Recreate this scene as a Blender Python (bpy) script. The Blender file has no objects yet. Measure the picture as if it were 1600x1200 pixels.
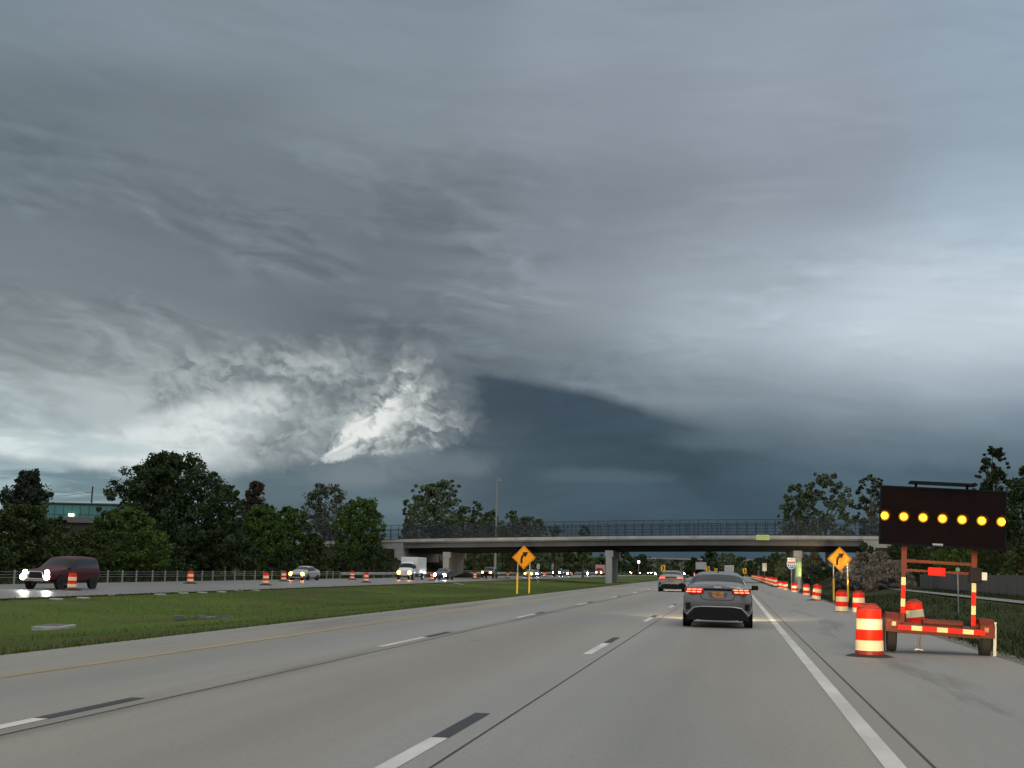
import bpy, bmesh, math, random
from mathutils import Vector, Matrix
random.seed(11)
R_ = math.radians
scn = bpy.context.scene
COL = scn.collection

# ------------------------------------------------------------------ camera
FPX, PITCH, YAW, ROLL, CAMH = 2078.5, 0.1365, -0.1659, 0.0240, 1.444
_f = Vector((math.sin(YAW)*math.cos(PITCH), math.cos(YAW)*math.cos(PITCH), math.sin(PITCH)))
_r = Vector((math.cos(YAW), -math.sin(YAW), 0))
_u = _r.cross(_f)
C_R = _r*math.cos(ROLL)+_u*math.sin(ROLL)
C_U = _u*math.cos(ROLL)-_r*math.sin(ROLL)
C_F = _f
cam = bpy.data.cameras.new('camera')
cam.sensor_width = 36.0
cam.lens = FPX/1600*36
cam.clip_start, cam.clip_end = 0.1, 9000
camo = bpy.data.objects.new('camera', cam)
COL.objects.link(camo)
M = Matrix((C_R, C_U, -C_F)).transposed().to_4x4()
M.translation = (0, 0, CAMH)
camo.matrix_world = M
scn.camera = camo

def ray(px, py):
    return C_F + C_R*((px-800)/FPX) - C_U*((py-600)/FPX)
def at_y(px, py, Y):
    d = ray(px, py); return Vector((0, 0, CAMH)) + d*(Y/d.y)
def on_z(px, py, z=0.0):
    d = ray(px, py); return Vector((0, 0, CAMH)) + d*((z-CAMH)/d.z)
def at_x(px, py, X):
    d = ray(px, py); return Vector((0, 0, CAMH)) + d*(X/d.x)

def mpp(P):                          # metres covered by one photo pixel at a point
    return (Vector(P)-Vector((0, 0, CAMH))).dot(C_F)/FPX

scn.view_settings.view_transform = 'Standard'
scn.view_settings.look = 'None'
scn.view_settings.exposure = 0.0
scn.view_settings.gamma = 1.0
scn.render.film_transparent = False

# ------------------------------------------------------------------ world: storm sky
def lin(c):
    return tuple(((v/255)/12.92 if v/255 <= 0.04045 else ((v/255+0.055)/1.055)**2.4) for v in c)

world = bpy.data.worlds.new('World')
scn.world = world
world.use_nodes = True
WT = world.node_tree
WT.nodes.clear()

class S:
    """tiny expression wrapper that writes Math nodes into a node tree"""
    tree = None
    def __init__(self, s): self.s = s
    @staticmethod
    def op(o, *a, clamp=False):
        n = S.tree.nodes.new('ShaderNodeMath'); n.operation = o; n.use_clamp = clamp
        for i, v in enumerate(a):
            if isinstance(v, S): S.tree.links.new(v.s, n.inputs[i])
            else: n.inputs[i].default_value = v
        return S(n.outputs[0])
    def __add__(a, b): return S.op('ADD', a, b)
    __radd__ = __add__
    def __sub__(a, b): return S.op('SUBTRACT', a, b)
    def __rsub__(a, b): return S.op('SUBTRACT', b, a)
    def __mul__(a, b): return S.op('MULTIPLY', a, b)
    __rmul__ = __mul__
    def __truediv__(a, b): return S.op('DIVIDE', a, b)
    def __neg__(a): return S.op('MULTIPLY', a, -1.0)
def vec(x, y, z=0.0):
    n = S.tree.nodes.new('ShaderNodeCombineXYZ')
    for i, v in enumerate((x, y, z)):
        if isinstance(v, S): S.tree.links.new(v.s, n.inputs[i])
        else: n.inputs[i].default_value = v
    return n.outputs[0]
def noise(v, scale=1.0, detail=5.0, rough=0.55, dist=0.0, color=False):
    n = S.tree.nodes.new('ShaderNodeTexNoise')
    n.inputs['Scale'].default_value = scale; n.inputs['Detail'].default_value = detail
    n.inputs['Roughness'].default_value = rough; n.inputs['Distortion'].default_value = dist
    S.tree.links.new(v, n.inputs['Vector'])
    return n.outputs['Color'] if color else S(n.outputs[0])
def sstep(a, b, x):
    n = S.tree.nodes.new('ShaderNodeMapRange'); n.interpolation_type = 'SMOOTHSTEP'
    for i, v in zip((0, 1, 2), (x, a, b)):
        if isinstance(v, S): S.tree.links.new(v.s, n.inputs[i])
        else: n.inputs[i].default_value = v
    return S(n.outputs[0])
def cmix(fac, a, b):
    n = S.tree.nodes.new('ShaderNodeMix'); n.data_type = 'RGBA'
    for sock, v in ((n.inputs[0], fac), (n.inputs[6], a), (n.inputs[7], b)):
        if isinstance(v, S): S.tree.links.new(v.s, sock)
        elif isinstance(v, tuple): sock.default_value = v+(1.0,)
        elif isinstance(v, (int, float)): sock.default_value = v
        else: S.tree.links.new(v, sock)
    return n.outputs[2]
def vmath(o, a, b):
    n = S.tree.nodes.new('ShaderNodeVectorMath'); n.operation = o
    for i, v in enumerate((a, b)):
        if isinstance(v, tuple): n.inputs[i].default_value = v
        elif isinstance(v, S):
            S.tree.links.new(v.s, n.inputs[3] if (o == 'SCALE' and i == 1) else n.inputs[i])
        elif isinstance(v, (int, float)): n.inputs[3].default_value = v
        else: S.tree.links.new(v, n.inputs[i])
    return n.outputs['Value'] if o in ('LENGTH', 'DISTANCE', 'DOT_PRODUCT') else n.outputs[0]

def sky_uv(px, py):                # compass bearing and height of a cloud feature, in 1/2078 rad
    d = ray(px, py).normalized()
    return math.atan2(d.x, d.y)*2078, math.asin(d.z)*2078

def build_sky():
    S.tree = WT
    tc = WT.nodes.new('ShaderNodeTexCoord')
    sp = WT.nodes.new('ShaderNodeSeparateXYZ')
    WT.links.new(tc.outputs['Generated'], sp.inputs[0])
    dx, dy, dz = (S(sp.outputs[i]) for i in range(3))
    U = S.op('ARCTAN2', dx, dy)*2078.0
    V = S.op('ARCSINE', dz)*2078.0
    # slow warp so that no boundary between cloud masses is smooth
    w1 = noise(vec(U/420.0, V/230.0, 3.1), 1.0, 4.0, 0.55)
    w2 = noise(vec(U/420.0, V/230.0, 9.7), 1.0, 4.0, 0.55)
    Uw = U + (w1-0.5)*210.0
    Vw = V + (w2-0.5)*85.0

    b1 = noise(vec(U/64.0, V/52.0, 12.0), 1.0, 7.0, 0.60, 0.5)
    def shepard(pts, sig, Ux, Vx, asp=1.55):
        acc = None; wsum = None
        P = vec(Ux*(1.0/(sig*asp)), Vx*(1.0/sig))
        for px, py, c in pts:
            u, v = sky_uv(px, py)
            d = S(vmath('DISTANCE', P, (u/(sig*asp), v/sig, 0.0)))
            w = S.op('POWER', 0.36788, d*d)
            t = vmath('SCALE', lin(c), w)
            acc = t if acc is None else vmath('ADD', acc, t)
            wsum = w if wsum is None else wsum+w
        return vmath('SCALE', acc, S.op('DIVIDE', 1.0, wsum+1e-9))

    upper = [
        (0,   20, (124,139,149)), (300, 20, (130,143,153)), (640, 10, (128,142,152)), (950, 20, (141,154,166)), (1270, 20, (147,160,172)), (1590, 20, (146,165,180)),
        (0,  180, (104,117,123)), (300,190, (114,126,134)), (620,200, (126,138,146)), (950,190, (138,149,160)), (1270,190, (148,159,171)), (1590,180, (150,168,182)),
        (0,  310, (111,124,129)), (300,320, (108,118,124)), (620,320, (113,124,131)), (950,330, (128,139,148)), (1270,330, (141,153,164)), (1590,320, (160,178,193)),
        (0,  420, (118,130,135)), (300,430, (110,121,127)), (620,430, (105,116,122)), (900,420, (126,138,147)), (1150,430, (158,171,182)), (1400,430, (186,201,212)), (1590,420, (190,208,220)),
        (0,  530, (126,138,142)), (300,520, (120,131,136)), (560,520, (92,103,109)), (760,500, (128,139,146)), (930,490, (148,160,168)), (1150,510, (172,185,195)), (1400,500, (196,209,218)), (1590,500, (204,217,226)),
        (0,  610, (140,152,154)), (250,600, (134,144,147)), (560,560, (100,111,117)), (760,562, (84,96,104)), (930,570, (108,121,129)), (1100,590, (138,151,160)), (1300,590, (166,181,191)), (1500,590, (186,201,212)),
        (0,  665, (168,182,184)), (1150,640, (98,114,126)), (1330,650, (118,135,147)), (1590,650, (132,151,164)),
        (80, 700, (206,220,222)), (200,690, (204,217,219)), (290,650, (196,206,207)), (300,710, (190,201,204)), (390,720, (176,188,191)),
        (1250,700, (72,89,101)), (1400,705, (88,106,118)), (1590,705, (94,113,126)),
        (30, 745, (132,158,166)), (130,745, (122,148,156)), (260,750, (124,146,153)), (420,765, (98,116,126)), (60,775, (150,172,178)), (500,735, (122,136,142)),
        (1300,760, (78,98,112)), (1450,760, (80,102,116)), (1590,770, (78,98,110)),
        (100,830, (140,165,172)), (450,830, (88,106,117)),
    ]
    base = shepard(upper, 72.0, Uw, Vw, 2.1)

    # streaks: long wisps that run down to the right on the left half and level out on the right
    k = sstep(-1100.0, 300.0, U)
    T = V + (U+400.0)*0.12 - k*(U+400.0)*0.12
    wob = (noise(vec(U/160.0, T/60.0, 3.3), 1.0, 3.0, 0.5)-0.5)*26.0
    T = T + wob
    def lay(o): return noise(vec(U/330.0, (T+o)/74.0, 1.7), 1.0, 5.0, 0.52, 0.5)
    def lay2(o): return noise(vec(U/125.0+o*0.02, (T+o)/50.0, 6.1), 1.0, 5.0, 0.55, 0.5)
    em = lay(0.0)-lay(11.0)           # lit upper lip / shaded underside of each layer
    em2 = lay2(0.0)-lay2(9.0)
    st2 = noise(vec(U/560.0, T/120.0, 5.3), 1.0, 5.0, 0.5, 0.4)
    patch = sstep(0.40, 0.62, noise(vec(U/300.0, T/110.0, 14.0), 1.0, 2.0, 0.5))
    lowl = sstep(740.0, 420.0, V)*sstep(150.0, -500.0, U)
    band = sstep(560.0, 440.0, V)*sstep(230.0, 330.0, V)
    amp = 0.10 + patch*(0.20 + lowl*1.0 + band*0.30)
    em = S.op('MAXIMUM', em, -0.07)
    em2 = S.op('MAXIMUM', em2, -0.07)
    det = 1.0 + em*amp*1.1 + em2*patch*(lowl*1.1+band*0.3+0.10) + (st2-0.5)*0.40
    # bands under the bright right-hand deck, sweeping down to the right
    bs = noise(vec(U/420.0, (V+U*0.14)/46.0, 51.0), 1.0, 5.0, 0.52, 0.4)
    bso = noise(vec(U/420.0, (V+9.0+U*0.14)/46.0, 51.0), 1.0, 5.0, 0.52, 0.4)
    rb = sstep(-250.0, 60.0, U)*sstep(600.0, 440.0, V)
    det = det + ((bs-0.5)*0.13+(bs-bso)*0.16)*rb*sstep(560.0, 380.0, V)
    base = vmath('MULTIPLY', vmath('SCALE', base, det), (1.022, 0.996, 1.0))

    # the dark rain core under the shelf
    core_pts = [
        (740,600,(66,80,91)), (850,605,(56,71,83)), (1000,650,(60,76,88)), (1150,680,(72,90,101)), (1330,730,(80,100,113)),
        (760,680,(66,80,92)), (900,700,(50,67,80)), (1050,720,(54,73,87)), (1200,750,(64,85,99)), (1420,770,(74,96,110)), (1590,770,(78,98,110)),
        (560,700,(104,117,124)), (640,730,(92,105,114)), (560,760,(92,110,120)), (730,745,(84,99,110)), (900,742,(72,90,102)), (980,745,(66,86,99)), (820,775,(62,80,93)),
        (620,800,(84,104,115)), (760,830,(66,86,98)), (950,800,(56,77,91)), (1150,800,(56,78,92)), (1350,820,(70,92,104)), (450,800,(90,108,118)),
    ]
    core = shepard(core_pts, 46.0, U+(w1-0.5)*140.0, V+(w2-0.5)*60.0, 1.9)
    sw = sstep(-350.0, 0.0, U)*0.27                       # the rain bands lean down to the right
    cd = noise(vec(U/230.0, (V+U*sw)/52.0, 4.4), 1.0, 6.0, 0.55, 0.5)
    cd2 = noise(vec(U/60.0, (V-U*0.30)/70.0, 8.4), 1.0, 3.0, 0.5)
    core = vmath('SCALE', core, 1.0 + (cd-0.5)*0.85 + (cd2-0.5)*0.05)
    # shelf underside: gently falling line from left to right
    (ua, va), (ub, vb), (uc, vc) = sky_uv(720, 570), sky_uv(930, 606), sky_uv(1370, 724)
    edge = (S.op('MINIMUM', U, uc)-ua)*((vc-va)/(uc-ua)) + va + sstep(ua, ub, U)*sstep(uc, ub, U)*12.0
    en = noise(vec(U/75.0, V/75.0, 6.6), 1.0, 6.0, 0.6)
    soft = 12.0 + sstep(ub+10, uc, U)*52.0
    below = (edge - V) + (en-0.5)*22.0
    mcore = sstep(0.0, 1.0, (below/soft)*0.5+0.35)
    # the core ends to the left against the lit cloud
    ul, vl = sky_uv(700, 640)
    left = U - ul + (V-vl)*0.55*-1.0 + (en-0.5)*110.0 + (cd-0.5)*60.0
    (ul1, vl1), (ul2, vl2) = sky_uv(300, 742), sky_uv(520, 708)
    low = sstep(-20.0, 20.0, (S.op('MINIMUM', U, ul2)-ul1)*((vl2-vl1)/(ul2-ul1))+vl1-V+(en-0.5)*44.0)*sstep(sky_uv(180, 700)[0], sky_uv(430, 700)[0], U)
    mcore = S.op('MAXIMUM', mcore*sstep(-30.0, 40.0, left), low)
    col = cmix(mcore, base, core)
    for (cx, cy, sx, sy, cc, am) in ((560, 742, 92, 30, (118,130,136), 0.75), (700, 728, 92, 26, (108,120,128), 0.65), (930, 744, 120, 16, (80,98,110), 0.7), (1130, 690, 120, 20, (92,110,120), 0.5), (610, 792, 80, 20, (104,122,130), 0.5)):
        u0, v0 = sky_uv(cx, cy)
        rr = S.op('SQRT', ((U-u0)/sx)*((U-u0)/sx) + ((V-v0)/sy)*((V-v0)/sy)) + (b1-0.5)*1.5
        col = cmix(sstep(1.2, 0.3, rr)*sstep(-1.3, -0.2, (V-v0)/sy)*am, col, lin(cc))
    # faint pale ceiling line of a low cloud inside the core
    # ---- lit, boiling clouds
    def local(px, py, ang):
        u0, v0 = sky_uv(px, py); c, s = math.cos(ang), math.sin(ang)
        uu = U-u0; vv = V-v0
        return uu*c+vv*s, vv*c-uu*s
    b2 = noise(vec(U/30.0, V/26.0, 15.0), 1.0, 6.0, 0.60, 0.6)
    def puff(x, y, sx, sy, wq):           # cauliflower: rounded bright lobes parted by thin dark creases
        x = x+(b1-0.5)*wq; y = y+(b2-0.5)*wq
        o = None
        for f, a in ((1.0, 0.55), (2.1, 0.28), (4.3, 0.17)):
            n = noise(vec(x*(f/sx), y*(f/sy), 2.5*f), 1.0, 0.0, 0.5)
            t = S.op('ABSOLUTE', n*2.0-1.0)*(a*2.0)
            o = t if o is None else o+t
        return o
    # big grey boiling mass
    p, q = local(425, 625, 0.10)
    wr = (b1-0.5)*1.0
    r1 = S.op('SQRT', (p/215.0)*(p/215.0) + (q/104.0)*(q/104.0)) + wr
    m1 = sstep(1.12, 0.60, r1)
    pf = puff(U+V*0.35, V, 88.0, 62.0, 44.0)
    pfo = puff(U+V*0.35-8.0, V-11.0, 88.0, 62.0, 44.0)
    big = noise(vec(U/150.0, V/95.0, 30.0), 1.0, 4.0, 0.55, 0.4)
    sh = pf*0.42+(pf-pfo)*0.75+(b1-0.5)*1.15+(big-0.5)*1.3+0.22
    cg = cmix(sstep(-0.05, 0.75, sh), lin((112,122,126)), lin((166,174,175)))
    cg = cmix(sstep(0.60, 1.0, sh)*0.6, cg, lin((196,201,199)))
    col = cmix(m1*0.85, col, cg)
    # white ramp rising from the left horizon to that mass
    p, q = local(245, 672, 0.40)
    r2 = S.op('SQRT', (p/200.0)*(p/200.0) + ((q+22.0)/60.0)*((q+22.0)/60.0)) + (b1-0.5)*0.75
    mm = sstep(1.22, 0.50, r2+sstep(-5.0, 60.0, q)*0.25)*sstep(sky_uv(100, 738)[1]-8.0, sky_uv(100, 715)[1]+6.0, V+(b1-0.5)*30.0)
    wt = cmix(sstep(-0.1, 0.8, (pf-pfo)*0.7+(big-0.5)*1.5+(b1-0.5)*0.8+0.42), lin((186,195,197)), lin((220,227,227)))
    col = cmix(mm*0.90, col, wt)
    # white glow lying along the left horizon above a blue-grey gap
    (hu, hv) = sky_uv(60, 697)
    r6 = S.op('SQRT', ((U-hu)/260.0)*((U-hu)/260.0) + ((V-hv)/26.0)*((V-hv)/26.0)) + (b1-0.5)*1.0 + (w2-0.5)*0.5
    col = cmix(sstep(1.15, 0.35, r6)*0.85, col, cmix(sstep(0.36, 0.62, noise(vec(U/130.0, V/30.0, 43.0), 1.0, 5.0, 0.55, 0.4)), lin((184,200,203)), lin((222,232,232))))
    gp = noise(vec(U/150.0, V/22.0, 41.0), 1.0, 5.0, 0.55, 0.4)
    gl = sstep(sky_uv(0, 716)[1], sky_uv(0, 738)[1], V+(b1-0.5)*24.0)*sstep(sky_uv(380, 740)[0], sky_uv(240, 740)[0], U)
    col = cmix(gl*0.9, col, cmix(sstep(0.40, 0.62, gp), lin((104,128,137)), lin((160,182,187))))
    # bright tower: a fan of lit cauliflower cloud opening upward to the right from its foot
    (u0, v0) = sky_uv(488, 716)
    uu = U-u0+(b1-0.5)*46.0; vv = V-v0+(b2-0.5)*20.0
    rr = S.op('SQRT', uu*uu+vv*vv)
    th = S.op('ARCTAN2', vv, uu)*57.3 - rr*0.030          # rays that curl slightly
    ray_n = noise(vec(th/5.0, rr/120.0, 21.0), 1.0, 5.0, 0.55, 0.4)
    pf3 = puff(U+V*0.3, V, 58.0, 46.0, 40.0)
    pf3o = puff(U+V*0.3+8.0, V-9.0, 58.0, 46.0, 40.0)
    m3 = sstep(-3.0, 6.0, th+(b1-0.5)*26.0+(pf3-0.4)*8.0)*sstep(54.0, 38.0, th+(b1-0.5)*30.0)*sstep(292.0, 205.0, rr+(b1-0.5)*130.0+(pf3-0.4)*40.0)*sstep(0.0, 30.0, uu)
    hot = S.op('EXPONENT', -((th-27.0)*(th-27.0))*(1.0/190.0))
    sh3 = hot*sstep(285.0, 90.0, rr)*0.62+(pf3-0.35)*0.42+(pf3-pf3o)*0.62+(ray_n-0.5)*0.9+(b1-0.5)*0.9+0.24
    ct = cmix(sstep(0.0, 0.62, sh3), lin((110,119,124)), lin((178,184,184)))
    ct = cmix(sstep(0.50, 0.98, sh3), ct, lin((232,234,231)))
    ct = cmix(sstep(170.0, 275.0, rr+(ray_n-0.5)*80.0)*0.72, ct, lin((104,114,120)))
    col = cmix(m3*0.93, col, ct)
    # thin bright blade low in the fan
    qq = (th-24.0)+(b1-0.5)*16.0+(b2-0.5)*9.0
    col = cmix(S.op('EXPONENT', -(qq*qq)*(1.0/22.0))*sstep(195.0, 110.0, rr+(ray_n-0.5)*120.0)*sstep(4.0, 26.0, rr)*0.85, col, lin((234,236,233)))
    # frayed scraps hanging under the blade
    p, q = local(525, 712, 0.25)
    r5 = S.op('SQRT', (p/46.0)*(p/46.0) + (q/11.0)*(q/11.0)) + (b2-0.5)*2.4
    col = cmix(sstep(1.0, 0.5, r5)*0.85, col, lin((206,212,212)))

    # the rest of the sky (overhead and behind, out of the frame) is a brighter even overcast
    back = S.op('MULTIPLY', dx, math.sin(YAW)) + dy*math.cos(YAW)
    over = S.op('MAXIMUM', sstep(0.47, 0.62, dz), sstep(0.86, 0.62, back))
    ocol = cmix(sstep(-0.1, 0.9, dz), SKY_LOW, SKY_TOP)
    on = noise(vmath('SCALE', tc.outputs['Generated'], 3.0), 1.0, 5.0, 0.55)
    ocol = vmath('SCALE', ocol, 0.75+on*0.5)
    # under the horizon: dull ground light
    col = cmix(sstep(0.0, -0.03, dz), col, (0.05, 0.055, 0.045))
    ocol = cmix(sstep(0.0, -0.03, dz), ocol, (0.05, 0.055, 0.045))
    bg1 = WT.nodes.new('ShaderNodeBackground'); WT.links.new(col, bg1.inputs[0])
    bg2 = WT.nodes.new('ShaderNodeBackground'); WT.links.new(ocol, bg2.inputs[0])
    bgc = WT.nodes.new('ShaderNodeMixShader'); WT.links.new(over.s, bgc.inputs[0])
    WT.links.new(bg1.outputs[0], bgc.inputs[1]); WT.links.new(bg2.outputs[0], bgc.inputs[2])
    sky = WT.nodes.new('ShaderNodeTexSky'); sky.sky_type = 'NISHITA'; sky.sun_disc = False
    sky.sun_elevation = SUN_EL; sky.sun_rotation = SUN_AZ
    bgs = WT.nodes.new('ShaderNodeBackground'); WT.links.new(sky.outputs[0], bgs.inputs[0]); bgs.inputs[1].default_value = 0.08
    mx = WT.nodes.new('ShaderNodeMixShader'); mx.inputs[0].default_value = 0.97      # cloud cover
    WT.links.new(bgs.outputs[0], mx.inputs[1]); WT.links.new(bgc.outputs[0], mx.inputs[2])
    out = WT.nodes.new('ShaderNodeOutputWorld'); WT.links.new(mx.outputs[0], out.inputs[0])

SUN_EL, SUN_AZ = R_(48), R_(150)          # high, behind and to the right, diffused by the overcast
SKY_LOW, SKY_TOP = (0.46, 0.47, 0.48), (0.66, 0.67, 0.68)
build_sky()
world.cycles.sampling_method = 'MANUAL'
world.cycles.sample_map_resolution = 512

sun = bpy.data.lights.new('sun', 'SUN')
sun.energy = 0.6; sun.angle = R_(35); sun.color = (1.0, 0.96, 0.90)
suno = bpy.data.objects.new('sun', sun); COL.objects.link(suno)
suno.rotation_euler = (R_(90)-SUN_EL, 0, math.pi-SUN_AZ)

# ------------------------------------------------------------------ helpers
class MB:
    """collects shapes; build() links them as ONE mesh object"""
    def __init__(self): self.v = []; self.f = []; self.m = []
    def add(self, vs, fs, m=0):
        b = len(self.v); self.v += [tuple(p) for p in vs]
        for f in fs: self.f.append([b+i for i in f]); self.m.append(m)
    def quad(self, a, b, c, d, m=0): self.add((a, b, c, d), ((0, 1, 2, 3),), m)
    def box(self, c, s, m=0, rz=0.0, bev=0.0):
        x, y, z = s[0]/2, s[1]/2, s[2]/2
        cr, sr = math.cos(rz), math.sin(rz)
        if bev > 0:
            bm = bmesh.new(); bmesh.ops.create_cube(bm, size=1.0)
            for v in bm.verts: v.co = Vector((v.co.x*s[0], v.co.y*s[1], v.co.z*s[2]))
            bmesh.ops.bevel(bm, geom=bm.edges[:], offset=bev, segments=2, affect='EDGES', profile=0.6)
            bm.verts.index_update()
            vs = [v.co.copy() for v in bm.verts]; fs = [[v.index for v in f.verts] for f in bm.faces]; bm.free()
        else:
            vs = [Vector((i*x, j*y, k*z)) for i in (-1, 1) for j in (-1, 1) for k in (-1, 1)]
            fs = ((0, 1, 3, 2), (4, 6, 7, 5), (0, 4, 5, 1), (2, 3, 7, 6), (0, 2, 6, 4), (1, 5, 7, 3))
        self.add([(c[0]+p[0]*cr-p[1]*sr, c[1]+p[0]*sr+p[1]*cr, c[2]+p[2]) for p in vs], fs, m)
    def tube(self, pts, r, n=8, m=0, caps=True):
        pts = [Vector(p) for p in pts]
        rs = r if isinstance(r, (list, tuple)) else [r]*len(pts)
        rings = []; up0 = Vector((0.0123, 0.0271, 1))
        for i, p in enumerate(pts):
            d = (pts[min(i+1, len(pts)-1)]-pts[max(i-1, 0)]).normalized()
            up = up0 if abs(d.z) < 0.98 else Vector((0, 1, 0.01))
            a = d.cross(up).normalized(); b = a.cross(d)
            rings.append([p+(a*math.cos(t*2*math.pi/n)+b*math.sin(t*2*math.pi/n))*rs[i] for t in range(n)])
        vs = [q for rg in rings for q in rg]; fs = []
        for i in range(len(pts)-1):
            for t in range(n):
                fs.append((i*n+t, i*n+(t+1) % n, (i+1)*n+(t+1) % n, (i+1)*n+t))
        if caps: fs += [tuple(reversed(range(n))), tuple(range((len(pts)-1)*n, len(pts)*n))]
        self.add(vs, fs, m)
    def lathe(self, prof, n=24, m=0, mids=None, c=(0, 0, 0), axis='z'):
        vs = []
        for r, z in prof:
            for t in range(n):
                a = t*2*math.pi/n
                q = (r*math.cos(a), r*math.sin(a), z)
                if axis == 'x': q = (z, r*math.cos(a), r*math.sin(a))
                if axis == 'y': q = (r*math.cos(a), z, r*math.sin(a))
                vs.append((q[0]+c[0], q[1]+c[1], q[2]+c[2]))
        b = len(self.v); self.v += vs
        for i in range(len(prof)-1):
            for t in range(n):
                self.f.append([b+i*n+t, b+i*n+(t+1) % n, b+(i+1)*n+(t+1) % n, b+(i+1)*n+t]); self.m.append(mids[i] if mids else m)
    def disc(self, c, r, n=16, axis='y', m=0, d=0.01):
        """a thin round plate"""
        self.lathe(((0.0, 0.0), (r, 0.0), (r, d), (0.0, d)), n, m, None, c, axis)
    def plate(self, poly, y, t, m=0, c=(0, 0)):
        """an outline in x,z made into a plate of thickness t, front face at y facing -y"""
        n = len(poly)
        vs = [(c[0]+x, y, c[1]+z) for x, z in poly]+[(c[0]+x, y+t, c[1]+z) for x, z in poly]
        fs = [tuple(range(n)), tuple(reversed(range(n, 2*n)))]+[(i, n+i, n+(i+1) % n, (i+1) % n) for i in range(n)]
        self.add(vs, fs, m)
    def build(self, name, mats, parent=None, smooth=False, loc=None, fix=True):
        me = bpy.data.meshes.new(name)
        me.from_pydata(self.v, [], self.f)
        mats = mats if isinstance(mats, (list, tuple)) else [mats]
        for k in mats: me.materials.append(k)
        if len(mats) > 1: me.polygons.foreach_set('material_index', self.m)
        if fix:
            bm = bmesh.new(); bm.from_mesh(me); bmesh.ops.recalc_face_normals(bm, faces=bm.faces[:]); bm.to_mesh(me); bm.free()
        if smooth:
            me.polygons.foreach_set('use_smooth', [True]*len(me.polygons))
            me.set_sharp_from_angle(angle=R_(38))
        me.update()
        o = bpy.data.objects.new(name, me); COL.objects.link(o)
        if parent: o.parent = parent
        if loc: o.location = loc
        return o

def tag(o, label=None, cat=None, group=None, kind=None):
    if label: o['label'] = label
    if cat: o['category'] = cat
    if group: o['group'] = group
    if kind: o['kind'] = kind
    return o
def thing(name, label, cat, loc=(0, 0, 0), rz=0.0, group=None):
    o = bpy.data.objects.new(name, None); o.empty_display_size = 0.3; COL.objects.link(o)
    o.location = loc; o.rotation_euler = (0, 0, rz)
    return tag(o, label, cat, group)
KIDS = {}
def kids(o):
    return [c for c in COL.objects if c.parent == o]
def dup(root, loc, rz=None, label=None, group=None, rot=None):
    def cp(o, par):
        c = o.copy(); COL.objects.link(c); c.parent = par
        for ch in kids(o): cp(ch, c)
        return c
    r = cp(root, None)
    r.location = loc
    if rz is not None: r.rotation_euler = (0, 0, rz)
    if rot is not None: r.rotation_euler = rot
    if label: r['label'] = label
    if group: r['group'] = group
    return r

def text_mesh(name, s, size, mat, parent, loc, width=None, face=0.0, bold=0.0):
    """lettering as a thin raised mesh in the x-z plane facing -y"""
    cu = bpy.data.curves.new(name, 'FONT'); cu.body = s; cu.size = size
    cu.align_x = 'CENTER'; cu.align_y = 'CENTER'; cu.extrude = 0.002; cu.offset = bold
    cu.resolution_u = 4
    t = bpy.data.objects.new(name, cu); COL.objects.link(t)
    me = bpy.data.meshes.new_from_object(t.evaluated_get(bpy.context.evaluated_depsgraph_get()))
    bpy.data.objects.remove(t); bpy.data.curves.remove(cu)
    xs = [v.co.x for v in me.vertices]; k = 1.0
    if width: k = width/(max(xs)-min(xs))
    for v in me.vertices:
        x, y, z = v.co; v.co = (x*k, -z, y)
    me.materials.clear(); me.materials.append(mat); me.name = name
    o = bpy.data.objects.new(name, me); COL.objects.link(o); o.parent = parent; o.location = loc
    return o

# ------------------------------------------------------------------ materials
def principled(name):
    m = bpy.data.materials.new(name); m.use_nodes = True
    return m, m.node_tree, m.node_tree.nodes['Principled BSDF']
def mat(name, col, rough=0.6, metal=0.0, var=0.0, vscale=3.0, bump=0.0, bscale=40.0, coat=0.0, spec=0.5, stretch=(1, 1, 1), dirt=None):
    m, t, b = principled(name)
    b.inputs['Base Color'].default_value = tuple(col)+(1,)
    b.inputs['Roughness'].default_value = rough; b.inputs['Metallic'].default_value = metal
    b.inputs['Coat Weight'].default_value = coat; b.inputs['Coat Roughness'].default_value = 0.06
    b.inputs['Specular IOR Level'].default_value = spec
    S.tree = t
    tc = t.nodes.new('ShaderNodeTexCoord')
    v = vmath('MULTIPLY', tc.outputs['Object'], tuple(stretch))
    if var > 0:
        n = noise(v, vscale, 6.0, 0.6)
        lo = tuple(max(0, c*(1-var)) for c in col); hi = tuple(min(1, c*(1+var)) for c in col)
        c = cmix(sstep(0.3, 0.7, n), lo, hi)
        if dirt:
            c = cmix(sstep(0.52, 0.75, noise(v, vscale*0.37, 5.0, 0.65))*dirt[1], c, dirt[0])
        t.links.new(c, b.inputs['Base Color'])
        t.links.new((rough+(n-0.5)*0.25*rough).s, b.inputs['Roughness'])
    if bump > 0:
        bp = t.nodes.new('ShaderNodeBump'); bp.inputs['Strength'].default_value = bump; bp.inputs['Distance'].default_value = 0.03
        t.links.new(noise(v, bscale, 5.0, 0.6).s, bp.inputs['Height']); t.links.new(bp.outputs[0], b.inputs['Normal'])
    return m
def glow(name, col, strength):
    m, t, b = principled(name)
    b.inputs['Base Color'].default_value = (0.02, 0.02, 0.02, 1)
    b.inputs['Emission Color'].default_value = tuple(col)+(1,)
    b.inputs['Emission Strength'].default_value = strength
    b.inputs['Roughness'].default_value = 0.2
    return m

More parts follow.
